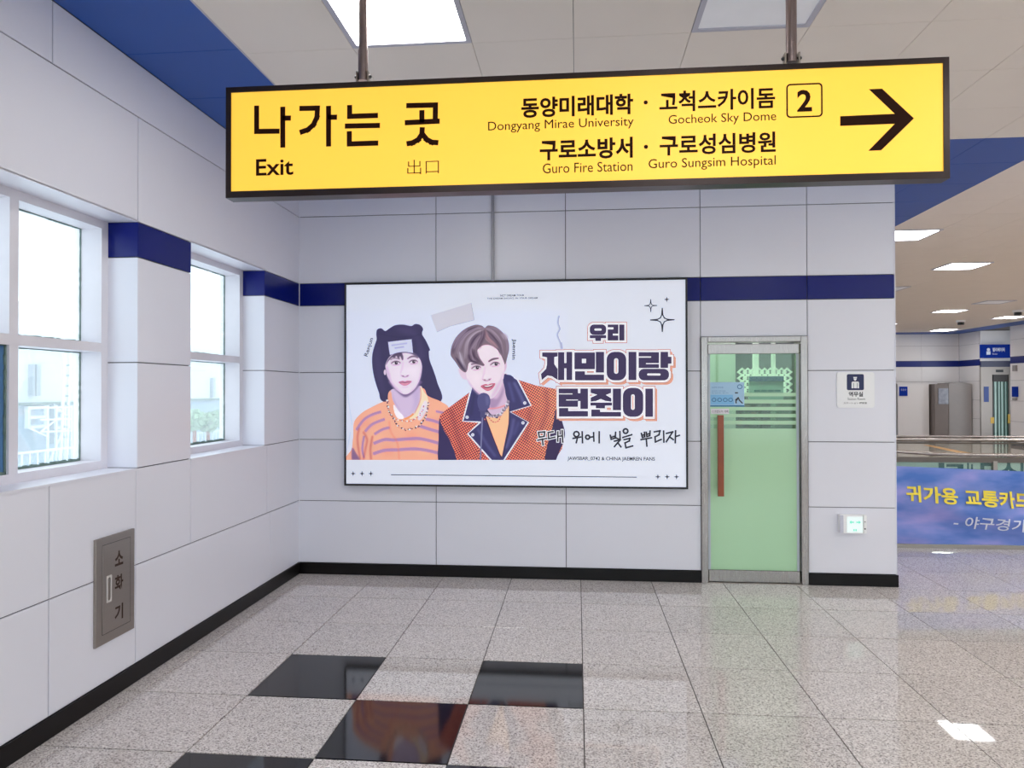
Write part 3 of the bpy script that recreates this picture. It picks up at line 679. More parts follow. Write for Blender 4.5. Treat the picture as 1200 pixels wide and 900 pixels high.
# ------------------------------------------------------------------ ceiling lamps
def lamp(cx, cy, w, h, on=True, label='', surface=True, z=CEIL):
    zz = z-.012 if surface else z-.001
    t = thing('ceiling_light', (cx, cy, zz), label, 'light', 'square flat ceiling lights')
    fr = MB(); x0, x1, y0, y1 = cx-w/2, cx+w/2, cy-h/2, cy+h/2; b = .028
    for q in ((x0, x1, y0, y0+b), (x0, x1, y1-b, y1), (x0, x0+b, y0+b, y1-b), (x1-b, x1, y0+b, y1-b)): fr.box(*q, zz, 3.5155)
    fr.build('frame', M_LFRAME, t)
    MB().box(x0+b, x1-b, y0+b, y1-b, zz+.006, zz+.010).build('diffuser', M_LAMP if on else M_LAMPOFF, t)
lamp(1.6025, -2.71, .652, .597, True, 'lit square ceiling light above the left end of the yellow sign', False)
lamp(3.3815, -2.71, .594, .597, False, 'unlit square ceiling panel light above the right end of the yellow sign', False)
lamp(6.43, 2.76, .6, .6, True, 'nearest lit ceiling light right of the wall corner, cut by the wall edge')
lamp(8.27, 5.08, .6, .6, True, 'second lit ceiling light beyond the wall corner, standing alone in the beige ceiling')
lamp(11.3, 11.5, .6, .6, True, 'lit ceiling light in the middle distance, left of a dark dome camera')
lamp(13.92, 17.1, .6, .7, True, 'farthest lit ceiling light, near the far corner of the ceiling')
lamp(13.62, 13.2, .6, .6, True, 'lit ceiling light at the right edge, before the lift')
lamp(11.2, 14.9, .6, .6, True, 'tiny lit ceiling light peeping out at the wall edge')
lamp(8.2, 7.5, .6, .6, False, 'unlit ceiling light in the middle distance beside the wall edge')
lamp(11.35, 9.8, .6, .6, False, 'unlit ceiling light in the middle distance, right of centre')
for k, (x, y) in enumerate(((5.2, -5.1), (7.6, -2.7), (1.6, -6.9), (4.0, -7.5), (10.0, 1.4), (10.0, -3.5), (7.6, -7.5), (12.6, 5.0), (10.6, 5.0), (12.6, 1.4), (12.6, -3.5), (13.6, 9.4), (3.2, -5.3), (10.0, -7.5), (7.3, -1.4), (8.8, -.8), (9.4, 2.9), (7.3, -4.4), (11.2, 3.6), (13.8, 3.6), (11.4, 7.2), (13.8, 7), (9.4, .4), (11.2, -1), (13.8, -1), (13.9, 11))):
    lamp(x, y, .6, .6, True, 'added ceiling light out of view that brightens the concourse')  # extra lamps out of view, put in to raise the concourse light
# unseen office lamps, added to brighten what shows through the glass
for k in range(3): lamp(4.0, .85+1.6*k, 1.2, .5, True, ('nearest', 'middle', 'rearmost')[k]+' added office ceiling light, unseen, behind the glass door', z=3.30)

# ------------------------------------------------------------------ hanging exit sign
SY = -3.2074; ST = .07
tl, br_ = ay(264, 101, SY), ay(1113, 211, SY)
X0, X1 = (ay(264, 101, SY)[0]+ay(265, 230, SY)[0])/2, (ay(1113, 68, SY)[0]+ay(1113, 211, SY)[0])/2
Z1, Z0 = 2.962, 2.478
sign = thing('hanging_sign', ((X0+X1)/2, SY+ST/2, Z0), 'long yellow backlit exit sign with black arrow hanging from the ceiling', 'sign')
b = .0225
fm = MB(); frame_mb(fm, [(X0, Z0), (X1, Z0), (X1, Z1), (X0, Z1)], [(X0+b, Z0+b+.006), (X1-b, Z0+b+.006), (X1-b, Z1-b), (X0+b, Z1-b)], SY, SY+ST)
fm.build('frame', M_BRONZE, sign)
MB().box(X0+b+.001, X1-b-.001, SY+.050, SY+.056, Z0+b+.006, Z1-b).build('back_panel', M_STEELD, sign)
face = MB().box(X0+b, X1-b, SY+.006, SY+.011, Z0+b+.006, Z1-b).build('face_panel', M_YEL, sign)
LY = SY+.0052
def sg(px, py): p = ay(px, py, LY); return p[0], p[2]
def sline(s, pxl, pxr, col, yt, yb2, bold, par=face, mat=M_INK, n='lettering'):
    xa, xb = sg(pxl, yt)[0], sg(pxr, yt)[0]; za, zb = sg(col, yb2)[1], sg(col, yt)[1]
    lettering(s, xa, xb, za, zb, mat, par, y=LY, bold=bold, name=n)
sline('동양미래대학', 610.8, 742, 620, 114.2, 138.2, .03)
sline('Dongyang Mirae University', 572, 742.6, 576, 142.6, 156.2, 0)
sline('고척스카이돔', 772.6, 908.3, 900, 102.3, 127, .022)
sline('Gocheok Sky Dome', 783.5, 909.7, 787, 134.8, 148.4, 0)
sline('구로소방서', 632.5, 741.5, 640, 163.6, 188, .03)
sline('Guro Fire Station', 636, 741.2, 640, 191.6, 203.2, 0)
sline('구로성심병원', 773, 909, 900, 154.3, 178.6, .025)
sline('Guro Sungsim Hospital', 760, 909, 765, 186.4, 200.6, 0)
sline('Exit', 300, 343.7, 320, 186, 205.6, .016)
sline('出口', 477.3, 514.3, 495, 187, 204, -.012)
sline('2', 934, 951.5, 942, 105.2, 130.8, .028)
# large heading, drawn stroke by stroke
def k2(x, y): return sg(250+x/3, 50+y/3)
def stroke(mb, pts, w, conv, k, d): mb.strip([conv(*p) for p in pts], w*k, d)
hm = MB(); kk = 3*CAM['f']/2.95; W_ = 18.5/kk
for pts in ([(152, 230), (152, 312), (224, 311)], [(244, 234), (244, 360)], [(250, 265), (264, 265)], [(311, 231), (366, 230), (364, 262), (352, 288), (332, 306), (312, 313)],
            [(405, 231), (405, 356)], [(411, 262), (426, 262)], [(479, 228), (479, 259), (570, 256)], [(471, 293), (577, 291)], [(478, 320), (478, 356), (571, 353)],
            [(687, 221), (781, 219), (780, 270)], [(733, 246), (733, 272)], [(682, 281), (787, 276)], [(734, 306), (733, 322), (720, 341), (700, 352), (688, 354)], [(736, 322), (750, 340), (768, 350), (782, 351)]):
    hm.strip([k2(*p) for p in pts], W_, LY)
hm.build('lettering', M_INK, face, kind='stuff')
am = MB(); am.prism([sg(820+x/3.158, y/3.158) for x, y in ((520, 430), (722, 421), (626, 330), (675, 328), (793, 438), (672, 556), (624, 558), (722, 458), (520, 466))], LY, LY+.0008)
am.build('arrow', M_INK, face)
x0, z0 = sg(921.6, 138.3); x1, z1 = sg(963.9, 96.8)
fm = MB(); frame_mb(fm, rrect(x0, x1, z0, z1, .016), rrect(x0+.006, x1-.006, z0+.006, z1-.006, .011), LY, LY+.0008); fm.build('number_box', M_INK, face)
for px, py in ((756.7, 120), (757, 172)): cx, cz = sg(px, py); MB().prism(arc(cx, cz, .0085, 0, 330, 11), LY, LY+.0008).build('dot', M_INK, face)
for px, yb3, r in ((425.6, 92, .0185), (927.5, 72, .0215)):
    cx = ay(px, yb3, SY+ST/2)[0]; cy = SY+ST/2
    rod = MB().tube([(cx, cy, Z1+.018), (cx, cy, CEIL)], r, 14).build('hanger_rod', M_ROD, sign, smooth=True)
    if px < 500: MB().tube([(cx, cy, Z1+.02), (cx, cy, Z1+.15)], r+.003, 14).build('sleeve', M_ROD, rod, smooth=True)
    br = MB().box(cx-r-.009, cx-r-.003, cy-.016, cy+.016, Z1, Z1+.055).box(cx+r+.003, cx+r+.009, cy-.016, cy+.016, Z1, Z1+.055).box(cx-r-.024, cx+r+.024, cy-.018, cy+.018, Z1, Z1+.004).build('clevis', M_STEELD, sign)
    bt = MB().tube([(cx-r-.019, cy, Z1+.036), (cx+r+.019, cy, Z1+.036)], .0045, 8)
    for s_ in (-1, 1):
        bt.tube([(cx+s_*(r+.009), cy, Z1+.036), (cx+s_*(r+.016), cy, Z1+.036)], .008, 6)
    bt.build('bolt', M_BLACK, br)
    MB().tube([(cx, cy, CEIL-.006), (cx, cy, CEIL)], .045, 18).build('ceiling_rose', M_ROD, sign)

# ------------------------------------------------------------------ poster light box
PY = -.075
p1, p2, p3, p4 = (ay(x, y, PY) for x, y in ((403.5, 331), (403.5, 569.3), (806, 326), (806, 573)))
BX0, BX1, BZ0, BZ1 = (p1[0]+p2[0])/2, (p3[0]+p4[0])/2, (p2[2]+p4[2])/2, (p1[2]+p3[2])/2
box = thing('poster_light_box', ((BX0+BX1)/2, -.03, BZ0), 'large white poster of two young men in a black frame on the back wall', 'poster')
fm = MB(); b = .016
frame_mb(fm, [(BX0, BZ0), (BX1, BZ0), (BX1, BZ1), (BX0, BZ1)], [(BX0+b, BZ0+b), (BX1-b, BZ0+b), (BX1-b, BZ1-b), (BX0+b, BZ1-b)], PY, .0)
fm.build('frame', M_BLACK, box)
sheet = MB().box(BX0+b, BX1-b, PY+.006, PY+.010, BZ0+b, BZ1-b).build('poster_sheet', M_PAPER, box)
SHY = PY+.006
def pp(px, py, d=0.): p = ay(px, py, SHY-d); return p[0], p[2]
art = poster_print()
H_, W2 = art.shape[:2]
gx = PX0+np.arange(W2+1)/PS; gy = PY0+np.arange(H_+1)/PS
c00 = np.array([pp(PX0, PY0), pp(gx[-1], PY0), pp(PX0, gy[-1]), pp(gx[-1], gy[-1])])
vs = []
for y in gy:
    r = np.array([ay(x, y, SHY-.0006) for x in (gx[0], gx[-1])]); dep = []
    # exact positions along the row (perspective-correct)
    X = np.array([[x, y] for x in gx]); rx = FW[None]+((X[:, 0]-600)/CAM['f'])[:, None]*RT[None]-((y-450)/CAM['f'])*UP[None]
    t = (SHY-.0006-CAM['C'][1])/rx[:, 1]; vs.append(CAM['C'][None]+t[:, None]*rx)
vs = np.concatenate(vs)-np.array(wl(box))
idx = np.arange((H_+1)*(W2+1)).reshape(H_+1, W2+1)
q = np.stack([idx[:-1, :-1], idx[1:, :-1], idx[1:, 1:], idx[:-1, 1:]], -1).reshape(-1, 4)
me = bpy.data.meshes.new('printed_portraits'); me.vertices.add(len(vs)); me.vertices.foreach_set('co', vs.ravel())
me.loops.add(len(q)*4); me.loops.foreach_set('vertex_index', q.ravel().astype(np.int32)); me.polygons.add(len(q)); me.polygons.foreach_set('loop_start', np.arange(0, len(q)*4, 4, dtype=np.int32))
me.update(calc_edges=True)
ca = me.color_attributes.new('print', 'FLOAT_COLOR', 'CORNER')
cc = np.clip(art, 0, 255)/255; cc = np.where(cc <= .04045, cc/12.92, ((cc+.055)/1.055)**2.4).reshape(-1, 3)
cc = np.repeat(np.c_[cc, np.ones(len(cc))], 4, 0); ca.data.foreach_set('color', cc.ravel())
M_ART = bpy.data.materials.new('printed_ink'); M_ART.use_nodes = True; nt = M_ART.node_tree; bs = nt.nodes['Principled BSDF']
at_ = nt.nodes.new('ShaderNodeAttribute'); at_.attribute_name = 'print'
nt.links.new(at_.outputs['Color'], bs.inputs['Base Color']); nt.links.new(at_.outputs['Color'], bs.inputs['Emission Color'])
bs.inputs['Emission Strength'].default_value = POST; bs.inputs['Roughness'].default_value = .45
me.materials.append(M_ART)
art_o = bpy.data.objects.new('printed_portraits', me); COL.objects.link(art_o); art_o.parent = box; WLOC[art_o.name] = wl(box)
art_o['label'] = 'printed picture of two young men, one in a black hood and orange striped top, one in a checked jacket'
PK = lambda n, c: pm(n, c, .45, var=.01, emit=POST)
P_DARK, P_PUR, P_WHT, P_ORG, P_BRN, P_TAPE = PK('print_dark', (30, 30, 44)), PK('print_purple', (56, 42, 84)), PK('print_white', (246, 246, 252)), PK('print_orange', (222, 158, 134)), PK('print_brown', (200, 148, 138)), PK('print_tape', (210, 208, 220))
def fr1(x, y): return (400+x/3.4636, 320+y/3.4636)
def fr2(x, y): return (600+x/3.4636, 320+y/3.4636)
def fr3(x, y): return (620+x/5.622, 370+y/5.622)
# tape
tm = MB(); tm.prism([pp(400+x/4.286, 325+y/4.286) for x, y in ((447, 190), (652, 128), (668, 212), (545, 245), (480, 275))], SHY-.0012, SHY-.0008); tm.build('tape', P_TAPE, sheet)
tm = MB(); tm.strip([pp(400+x/4.286, 325+y/4.286) for x, y in ((480, 275), (545, 246), (668, 214), (652, 128))], .0035, SHY-.0014, t=.0001); tm.build('tape_edge', PK('print_grey', (168, 166, 180)), sheet)
# stars, rules
st = MB()
def star4(cx, cz, r, w=.28):
    p = []
    for k in range(8):
        a = math.pi/4*k; rr_ = r if k % 2 == 0 else r*w
        p.append((cx+rr_*math.cos(a), cz+rr_*math.sin(a)))
    return p
kp = 3.4636*CAM['f']/6.1
for f_, x, y, r in ((fr1, 48, 814, 12), (fr1, 84, 814, 12), (fr1, 120, 814, 12), (fr2, 592, 827, 12), (fr2, 630, 827, 12), (fr2, 668, 827, 12), (fr2, 628, 107, 12)):
    c = pp(*f_(x, y)); MB().prism(star4(*c, r/kp), SHY-.0008, SHY).build('star', P_DARK, sheet)
for x, y, r, w in ((610, 190, 46, 4.2), (563, 132, 24, 3)):
    c = pp(*fr2(x, y)); R_ = r/kp; pts = []
    for a in range(4):
        t0 = a*90
        for k in range(5):
            u = k/4; rad = R_*((1-u)**2.0+.0) if k < 3 else 0
        tip = Vector((math.cos(math.radians(t0)), math.sin(math.radians(t0)))); nx = Vector((math.cos(math.radians(t0+90)), math.sin(math.radians(t0+90)))); C2 = Vector(c)
        pts += [C2+tip*R_, C2+tip*R_*.42+nx*R_*.05, C2+(tip+nx)*R_*.17, C2+nx*R_*.42+tip*R_*.05]
    MB().strip(pts, w/kp, SHY-.0008, closed=True).build('star', P_DARK, sheet)
st.strip([pp(458.6, 556.3), pp(745.8, 559.2)], .0065, SHY-.0008)
st.build('rule_line', P_DARK, sheet)
def pline(s, l, r, t, b_, bold=0., rot=0.):
    a = pp(l, b_, .0008); c = pp(r, t, .0008)
    lettering(s, a[0], c[0], a[1], c[1], P_DARK, sheet, y=SHY-.0008, bold=bold, rot=rot)
pline('NCT DREAM TOUR', 586.3, 614.2, 344.8, 347.6, .012); pline('THE DREAM SHOW2: IN YOUR DREAM', 570.8, 629.8, 348.1, 350.9, .012)
pline('JAWSBAR_0742 & CHINA JAEMREN FANS', 665, 767.5, 535.7, 540.4, .016)
# the two names, set along the picture, turned
for s, cx, cy, wpx, hpx, rot in (('Renjun', 432.6, 407, 23, 6.4, 72), ('Jaemin', 602, 409.3, 24.5, 5.6, -92)):
    c = pp(cx, cy); sc_ = 6.05/CAM['f']
    lettering(s, c[0]-wpx*sc_/2, c[0]+wpx*sc_/2, c[1]-hpx*sc_/2, c[1]+hpx*sc_/2, P_DARK, sheet, y=SHY-.0012, bold=.015, rot=math.radians(rot))
# block title, drawn as solid shapes with white and orange outlines
def rr_(x0, y0, x1, y1, r, n=4):
    return [(x, y) for x, y in rrect(x0, x1, y0, y1, r, n)]
T = []     # outer shapes
def R4(x0, y0, x1, y1): T.append([(x0, y0), (x1, y0), (x1, y1), (x0, y1)])
HOLES = []
T.append(rr_(400, 58, 508, 126, 26)); HOLES.append(rr_(430, 84, 478, 98, 6)); R4(400, 128, 508, 148); R4(436, 146, 474, 166)
R4(518, 58, 588, 163); HOLES += [[(518, 76), (556, 76), (556, 90), (518, 90)], [(552, 118), (588, 118), (588, 130), (552, 130)]]; R4(594, 58, 628, 163)
T.append([(86, 242), (188, 242), (188, 268), (166, 272), (166, 318), (188, 352), (188, 423), (150, 398), (120, 394), (84, 424), (78, 384), (112, 350), (118, 318), (118, 274), (86, 268)])
R4(191, 240, 232, 424); R4(246, 238, 284, 424); R4(226, 312, 252, 346)
R4(299, 242, 434, 352); HOLES.append([(348, 284), (376, 284), (376, 312), (348, 312)]); R4(440, 238, 494, 374); T.append([(303, 366), (368, 366), (368, 388), (494, 388), (494, 426), (303, 426)])
T.append(rr_(511, 238, 640, 426, 50, 5)); HOLES.append(rr_(560, 280, 588, 382, 13)); R4(655, 238, 707, 424)
R4(722, 240, 856, 344); HOLES += [[(722, 268), (804, 268), (804, 276), (722, 276)], [(770, 312), (856, 312), (856, 319), (770, 319)]]; R4(866, 238, 916, 344); R4(912, 270, 938, 316)
T.append(rr_(722, 350, 922, 426, 34, 5)); HOLES.append(rr_(778, 380, 866, 394, 6))
R4(195, 480, 322, 600); HOLES += [[(195, 512), (286, 512), (286, 518), (195, 518)], [(244, 552), (322, 552), (322, 558), (244, 558)]]; R4(318, 510, 344, 562); R4(338, 480, 388, 614)
T.append([(197, 608), (258, 608), (258, 628), (388, 628), (388, 664), (197, 664)])
T.append([(406, 480), (540, 480), (540, 508), (505, 522), (542, 544), (542, 566), (500, 560), (472, 548), (440, 562), (406, 566), (406, 540), (450, 520), (406, 508)]); R4(404, 572, 546, 592); R4(440, 590, 500, 610)
R4(552, 480, 606, 622); T.append([(410, 618), (468, 618), (468, 634), (606, 634), (606, 664), (410, 664)])
T.append(rr_(618, 475, 752, 666, 52, 5)); HOLES.append(rr_(672, 518, 696, 620, 11)); R4(766, 480, 816, 666)
def grow(p, e):
    n = len(p); A_ = sum(p[i][0]*p[(i+1) % n][1]-p[(i+1) % n][0]*p[i][1] for i in range(n)); s = 1 if A_ > 0 else -1; o = []
    for i in range(n):
        a, b_, c = Vector(p[i-1]), Vector(p[i]), Vector(p[(i+1) % n])
        d1 = (b_-a).normalized(); d2 = (c-b_).normalized(); n1 = Vector((d1.y, -d1.x))*s; n2 = Vector((d2.y, -d2.x))*s
        m_ = n1+n2; k_ = max(m_.length_squared/2, .35); o.append(tuple(b_+m_*(e/k_)))
    return o
def layer(shapes, e, off, d, mat, name, th=.0003):
    mb = MB()
    for i, p in enumerate(shapes): mb.prism([pp(*fr3(x+off[0], y+off[1]), d) for x, y in grow(p, e)], SHY-d-1e-5*(i % 7), SHY-d+th)
    mb.build(name, mat, sheet, kind='stuff')
big = T[5:]; small = T[:5]
for k in range(3): layer(big, 12.5, (6+5*k, 6+5*k), .0010+.0002*(2-k), P_ORG, 'title_shadow', .0001)
layer(T, 18, (0, 0), .0018, P_BRN, 'title_outline', .0002)
layer(T, 12.5, (0, 0), .0024, P_WHT, 'title_outline', .0002)
layer(T, 0, (0, 0), .0030, P_PUR, 'title_lettering', .0002)
layer(HOLES, 0, (0, 0), .0034, P_WHT, 'title_counter', .0002)
for a, b_ in (((574, 292), (574, 372)), ((684, 530), (684, 610))): MB().strip([pp(*fr3(*a)), pp(*fr3(*b_))], .008, SHY-.0038, t=.0002).build('title_line', P_ORG, sheet)
HW = [[(62, 768), (68, 800), (100, 795), (103, 765), (62, 768)], [(58, 820), (115, 808)], [(88, 812), (92, 850)], [(158, 764), (126, 769), (129, 810), (170, 800)], [(190, 765), (189, 826)], [(218, 756), (222, 832)], [(190, 795), (220, 791)],
      arc(312, 780, 17, 0, 360, 12), [(290, 808), (340, 799)], [(318, 805), (311, 836)], [(350, 765), (352, 836)], arc(386, 800, 13, 0, 360, 10), [(404, 800), (425, 797)], [(425, 770), (427, 825)], [(462, 765), (462, 836)],
      [(535, 788), (541, 814), (568, 806), (570, 768)], [(538, 802), (568, 793)], [(598, 763), (600, 812)], [(576, 806), (592, 814)], [(562, 826), (600, 818), (562, 862)], [(584, 836), (605, 864)],
      arc(636, 760, 15, 0, 360, 10), [(618, 802), (676, 784)], [(626, 816), (664, 808), (660, 825), (632, 838), (638, 870), (682, 858)],
      [(740, 775), (746, 802), (762, 797), (760, 768)], [(743, 788), (761, 783)], [(772, 768), (776, 796), (795, 790), (797, 760)], [(774, 782), (796, 776)], [(738, 816), (806, 804)], [(772, 810), (776, 858)],
      [(825, 765), (862, 758), (856, 784), (830, 798), (832, 832), (870, 815)], [(886, 760), (888, 832)], [(905, 775), (946, 765), (904, 830)], [(926, 798), (950, 816)], [(965, 758), (963, 836)], [(965, 796), (990, 788)]]
k3 = 5.622*CAM['f']/6.1
mb = MB()
for i, s_ in enumerate(HW[:7]): mb.strip([pp(*fr3(*p)) for p in s_], 20/k3, SHY-.0016-2e-5*i, t=.0002)
mb.build('handwriting_outline', P_WHT, sheet, kind='stuff')
mb = MB()
for i, s_ in enumerate(HW): mb.strip([pp(*fr3(*p)) for p in s_], 10.2/k3, SHY-.0022-2e-5*(i % 9), t=.0002)
mb.build('handwriting', P_DARK, sheet, kind='stuff')

# conduit above the poster
c1 = MB().slab(1.743, 1.768, -.02, 0, BZ1-.002, 3.5, '-y', .002).build('conduit', brushed('zinc_conduit', (150, 150, 158), .45), label='thin grey vertical conduit running up the wall above the poster', category='conduit')

# ------------------------------------------------------------------ glass door
door = thing('door_1', ((DX0+DX1)/2, .03, 0), kind='structure')
fd = MB(); fd.slab(DX0, DX0+.055, -.018, .16, 0, DZ, '-y', .003).slab(DX1-.055, DX1, -.018, .16, 0, DZ, '-y', .003).slab(DX0+.055, DX1-.055, -.018, .16, DZ-.045, DZ, '-y', .003)
fd.build('door_frame', M_STEEL, door)
lx0, lx1 = DX0+.062, DX1-.062
MB().slab(lx0, lx1, .012, .05, 1.945, 2.028, '-y', .003).build('top_rail', M_STEEL, door)
MB().slab(lx0, lx1, .008, .054, .008, .108, '-y', .003).build('bottom_rail', M_STEEL, door)
M_DGL = clear_glass('green_glass', (222, 244, 226), .04, (170, 215, 180))
glass = MB().box(lx0, lx1, .026, .036, .108, 1.945).build('glass_leaf', M_DGL, door)
M_FROST = pm('frosted_film', (180, 224, 182), .35, var=.05, scale=1.1, spec=.5, world_co=True)
bsf = M_FROST.node_tree.nodes['Principled BSDF']; bsf.inputs['Coat Weight'].default_value = .6; bsf.inputs['Coat Roughness'].default_value = .05
ff = MB().box(lx0+.02, lx1-.02, .0245, .0258, .108, 1.310)
for a, b_ in ((1.343, 1.376), (1.405, 1.434), (1.463, 1.494), (1.522, 1.555), (1.583, 1.612)): ff.box(lx0+.02, lx1-.02, .0245, .0258, a, b_)
ff.build('frosted_film', M_FROST, glass)
for a_, c_ in ((lx0, lx0+.02), (lx1-.02, lx1)): MB().box(a_, c_, .022, .040, .108, 1.945).build('edge_seal', pm('milky_seal', (206, 216, 226), .4), door)
h = MB().box(3.668, 3.716, -.062, -.034, .742, 1.425).build('door_handle', M_WOOD, door)
MB().tube([(3.692, -.036, .84), (3.692, .026, .84)], .009, 10).tube([(3.692, -.036, 1.33), (3.692, .026, 1.33)], .009, 10).build('standoff', M_STEEL, h, smooth=True)
fb = MB().box(DX0+.01, DX1-.01, -.01, .12, 0, .006).build('threshold', M_STEELD, door)
# stickers
stk = thing('sticker', (3.76, .024, 1.495), 'pale blue safety sticker with a running figure on the glass door', 'sticker')
sh = MB().box(3.612, 3.905, .0232, .0243, 1.497, 1.704).build('sheet', pm('sticker_blue', (176, 214, 242), .4), stk)
MB().box(3.612, 3.905, .0226, .0231, 1.495, 1.507).build('bottom_band', pm('sticker_teal', (30, 116, 168), .4), stk)
def dk(x, y): p = ay(820+x/12.857, 440+y/12.857, .022); return p[0], p[2]
mm_ = MB().prism([dk(*p) for p in ((160, 290), (500, 290), (520, 440), (160, 440))], .0228, .0231); mm_.build('lower_field', pm('sticker_mid', (134, 196, 238), .4), sh)
mm_ = MB()
for x in (215, 300, 385, 465): frame_mb(mm_, [dk(x+36*math.cos(a*.5236), 368+32*math.sin(a*.5236)) for a in range(12)], [dk(x+24*math.cos(a*.5236), 368+20*math.sin(a*.5236)) for a in range(12)], .0222, .0226)
frame_mb(mm_, [dk(603+40*math.cos(a*.5236), 170+36*math.sin(a*.5236)) for a in range(12)], [dk(603+28*math.cos(a*.5236), 170+25*math.sin(a*.5236)) for a in range(12)], .0222, .0226)
mm_.build('round_symbol', pm('sticker_ink', (64, 118, 176), .4), sh)
mm_ = MB()
for q_ in ([(540, 262), (568, 262)], [(548, 412), (545, 365), (580, 335), (600, 375), (640, 415)], [(570, 350), (560, 370)]): mm_.strip([dk(*p) for p in q_], .010, .0222, t=.0003)
mm_.build('running_figure', M_PRINT, sh)
for (x0_, x1_, y0_, y1_, s_) in ((180, 355, 168, 192, '승강장 안전문'), (180, 390, 225, 243, '뛰지 마세요 기대지 마세요'), (180, 430, 256, 272, '에스컬레이터 이용 안내')):
    a = dk(x0_, y1_); c = dk(x1_, y0_); lettering(s_, a[0], c[0], a[1], c[1], MATS['sticker_ink'], sh, y=.0224)
lab = MB().box(3.627, 3.777, .0232, .0243, 1.433, 1.478).build('label_strip', pm('paper_white', (236, 234, 240), .5), label='small white label strip under the blue sticker on the glass door', category='label')
lettering('스크린도어 개폐', 3.635, 3.770, 1.444, 1.466, M_PRINT, lab, y=.0226)
# office seen through the clear glass
def oy(px, py, y): p = ay(px, py, y); return p[0], p[2]
pr = oy(862, 430, 1.5)[0]
o1 = MB().box(2.74, pr, 1.5, 1.55, .002, 2.6).build('office_partition', pm('partition_white', (236, 246, 236), .5), label='pale partition standing just inside the glass door on the left', category='partition')
cab = thing('office_cabinet', (4.2, 1.9, 0), 'dark low office cabinet behind the glass door', 'cabinet')
ca, cb_ = oy(862.5, 505, 1.75), oy(888, 470, 1.75)
MB().box(ca[0], cb_[0], 1.76, 2.1, .002, cb_[1]).build('body', pm('dark_laminate', (60, 66, 52), .5), cab)
for k in range(3):
    for j in range(4):
        a = oy(864+8*k, 508-9*j, 1.75); c = oy(870.5+8*k, 501-9*j, 1.75)
        MB().box(a[0], c[0], 1.75, 1.76, a[1], c[1]).build('drawer', pm('drawer_face', ((70, 92, 66), (110, 84, 62), (34, 30, 28))[(k+j) % 3], .5), cab)
cab2 = MB().box(oy(893, 500, 1.8)[0], oy(903, 500, 1.8)[0], 1.8, 2.1, .002, oy(893, 466, 1.8)[1]).build('filing_box', pm('dark_file', (52, 62, 56), .5), label='narrow dark filing box beside the office cabinet', category='box')
shl = MB().box(oy(910, 505, 1.95)[0], 4.98, 1.95, 2.2, .002, oy(915, 463, 1.95)[1]).build('low_shelf', pm('shelf_green', (92, 122, 96), .5), label='dull green low shelf at the right side of the office', category='shelf')
a = oy(878, 472, 1.4); c = oy(918, 441, 1.4)
brd = thing('notice_board', ((a[0]+c[0])/2, 1.4, a[1]), 'blue headed notice board inside the office behind the glass', 'board')
MB().box(a[0], c[0], 1.4, 1.43, a[1], c[1]-.02).build('board_panel', pm('board_teal', (172, 216, 198), .5), brd)
MB().box(a[0], c[0], 1.385, 1.4, oy(880, 447, 1.4)[1], c[1]).build('board_header', pm('board_blue', (22, 92, 136), .4), brd)
for k in range(4): l_ = oy(884+8*k, 459, 1.39); MB().box(l_[0], l_[0]+.06, 1.396, 1.3995, l_[1], l_[1]+.02).build('notice_line', pm('notice_ink', (60, 130, 130), .5), brd)
lat = thing('office_lattice', (4.5, 2.35, 0), 'white lattice grille with a faint glow at the back of the office', 'grille')
M_GW = pm('grille_white_glow', (246, 250, 246), .4, emit=.2); lm_ = MB(); u = .06  # grille and posts glow faintly though they are no lamp
for k in range(9):
    for j in range(4):
        cx_, cz_ = oy(870+6.6*k, 436+7.2*j, 2.35)
        frame_mb(lm_, [(cx_-u, cz_), (cx_, cz_-u*.9), (cx_+u, cz_), (cx_, cz_+u*.9)], [(cx_-u*.5, cz_), (cx_, cz_-u*.45), (cx_+u*.5, cz_), (cx_, cz_+u*.45)], 2.35, 2.37)
lm_.build('grille', M_GW, lat, kind='stuff')
for l, r in ((883, 889.5), (905, 909)): MB().box(oy(l, 440, 2.4)[0], oy(r, 440, 2.4)[0], 2.4, 2.45, .002, 3.28).build('post', M_GW, lat)

# ------------------------------------------------------------------ room sign and guidance light right of the door
rs_ = thing('room_sign', (4.803, -.004, 1.486), 'square white station office sign with navy pictogram right of the glass door', 'sign')
pl = MB().prism(rrect(4.653, 4.955, 1.487, 1.785, .022), -.010, 0).build('plate', M_WHITE, rs_)
def rk(x, y): p = ay(970+x/13.846, 425+y/13.846, -.0108); return p[0], p[2]
a = rk(312, 446); c = rk(585, 186); MB().prism(rrect(a[0], c[0], a[1], c[1], .012), -.0114, -.0102).build('pictogram_field', M_NAVYP, pl)
fg = MB()
fg.prism([rk(*p) for p in ((412, 232), (475, 232), (470, 252), (418, 252))], -.0122, -.0115).prism([rk(*p) for p in ((420, 256), (468, 256), (466, 276), (445, 296), (422, 276))], -.0122, -.0115)
fg.prism([rk(*p) for p in ((400, 306), (494, 306), (508, 322), (508, 415), (386, 415), (386, 322))], -.0122, -.0115); fg.build('figure', M_WHITE, pl)
fg = MB()
for x in (418, 478): fg.strip([rk(x, 335), rk(x, 412)], .0032, -.0126, t=.0003)
fg.build('figure_arms', M_NAVYP, pl)
for s_, x0_, x1_, y0_, y1_, bd in (('역무실', 342, 572, 472, 552, .03), ('Station Room', 322, 606, 570, 606, 0), ('ステーション 驛務室', 256, 636, 640, 670, .01)):
    a = rk(x0_, y1_); c = rk(x1_, y0_); lettering(s_, a[0], c[0], a[1], c[1], M_PRINT, pl, y=-.0108, bold=bd)
el = thing('emergency_light', (4.762, -.03, .45), 'small white lit exit guidance box low on the wall right of the door', 'light')
MB().prism(rrect(4.657, 4.869, .448, .60, .008), -.055, -.004).build('housing', M_WHITE, el)
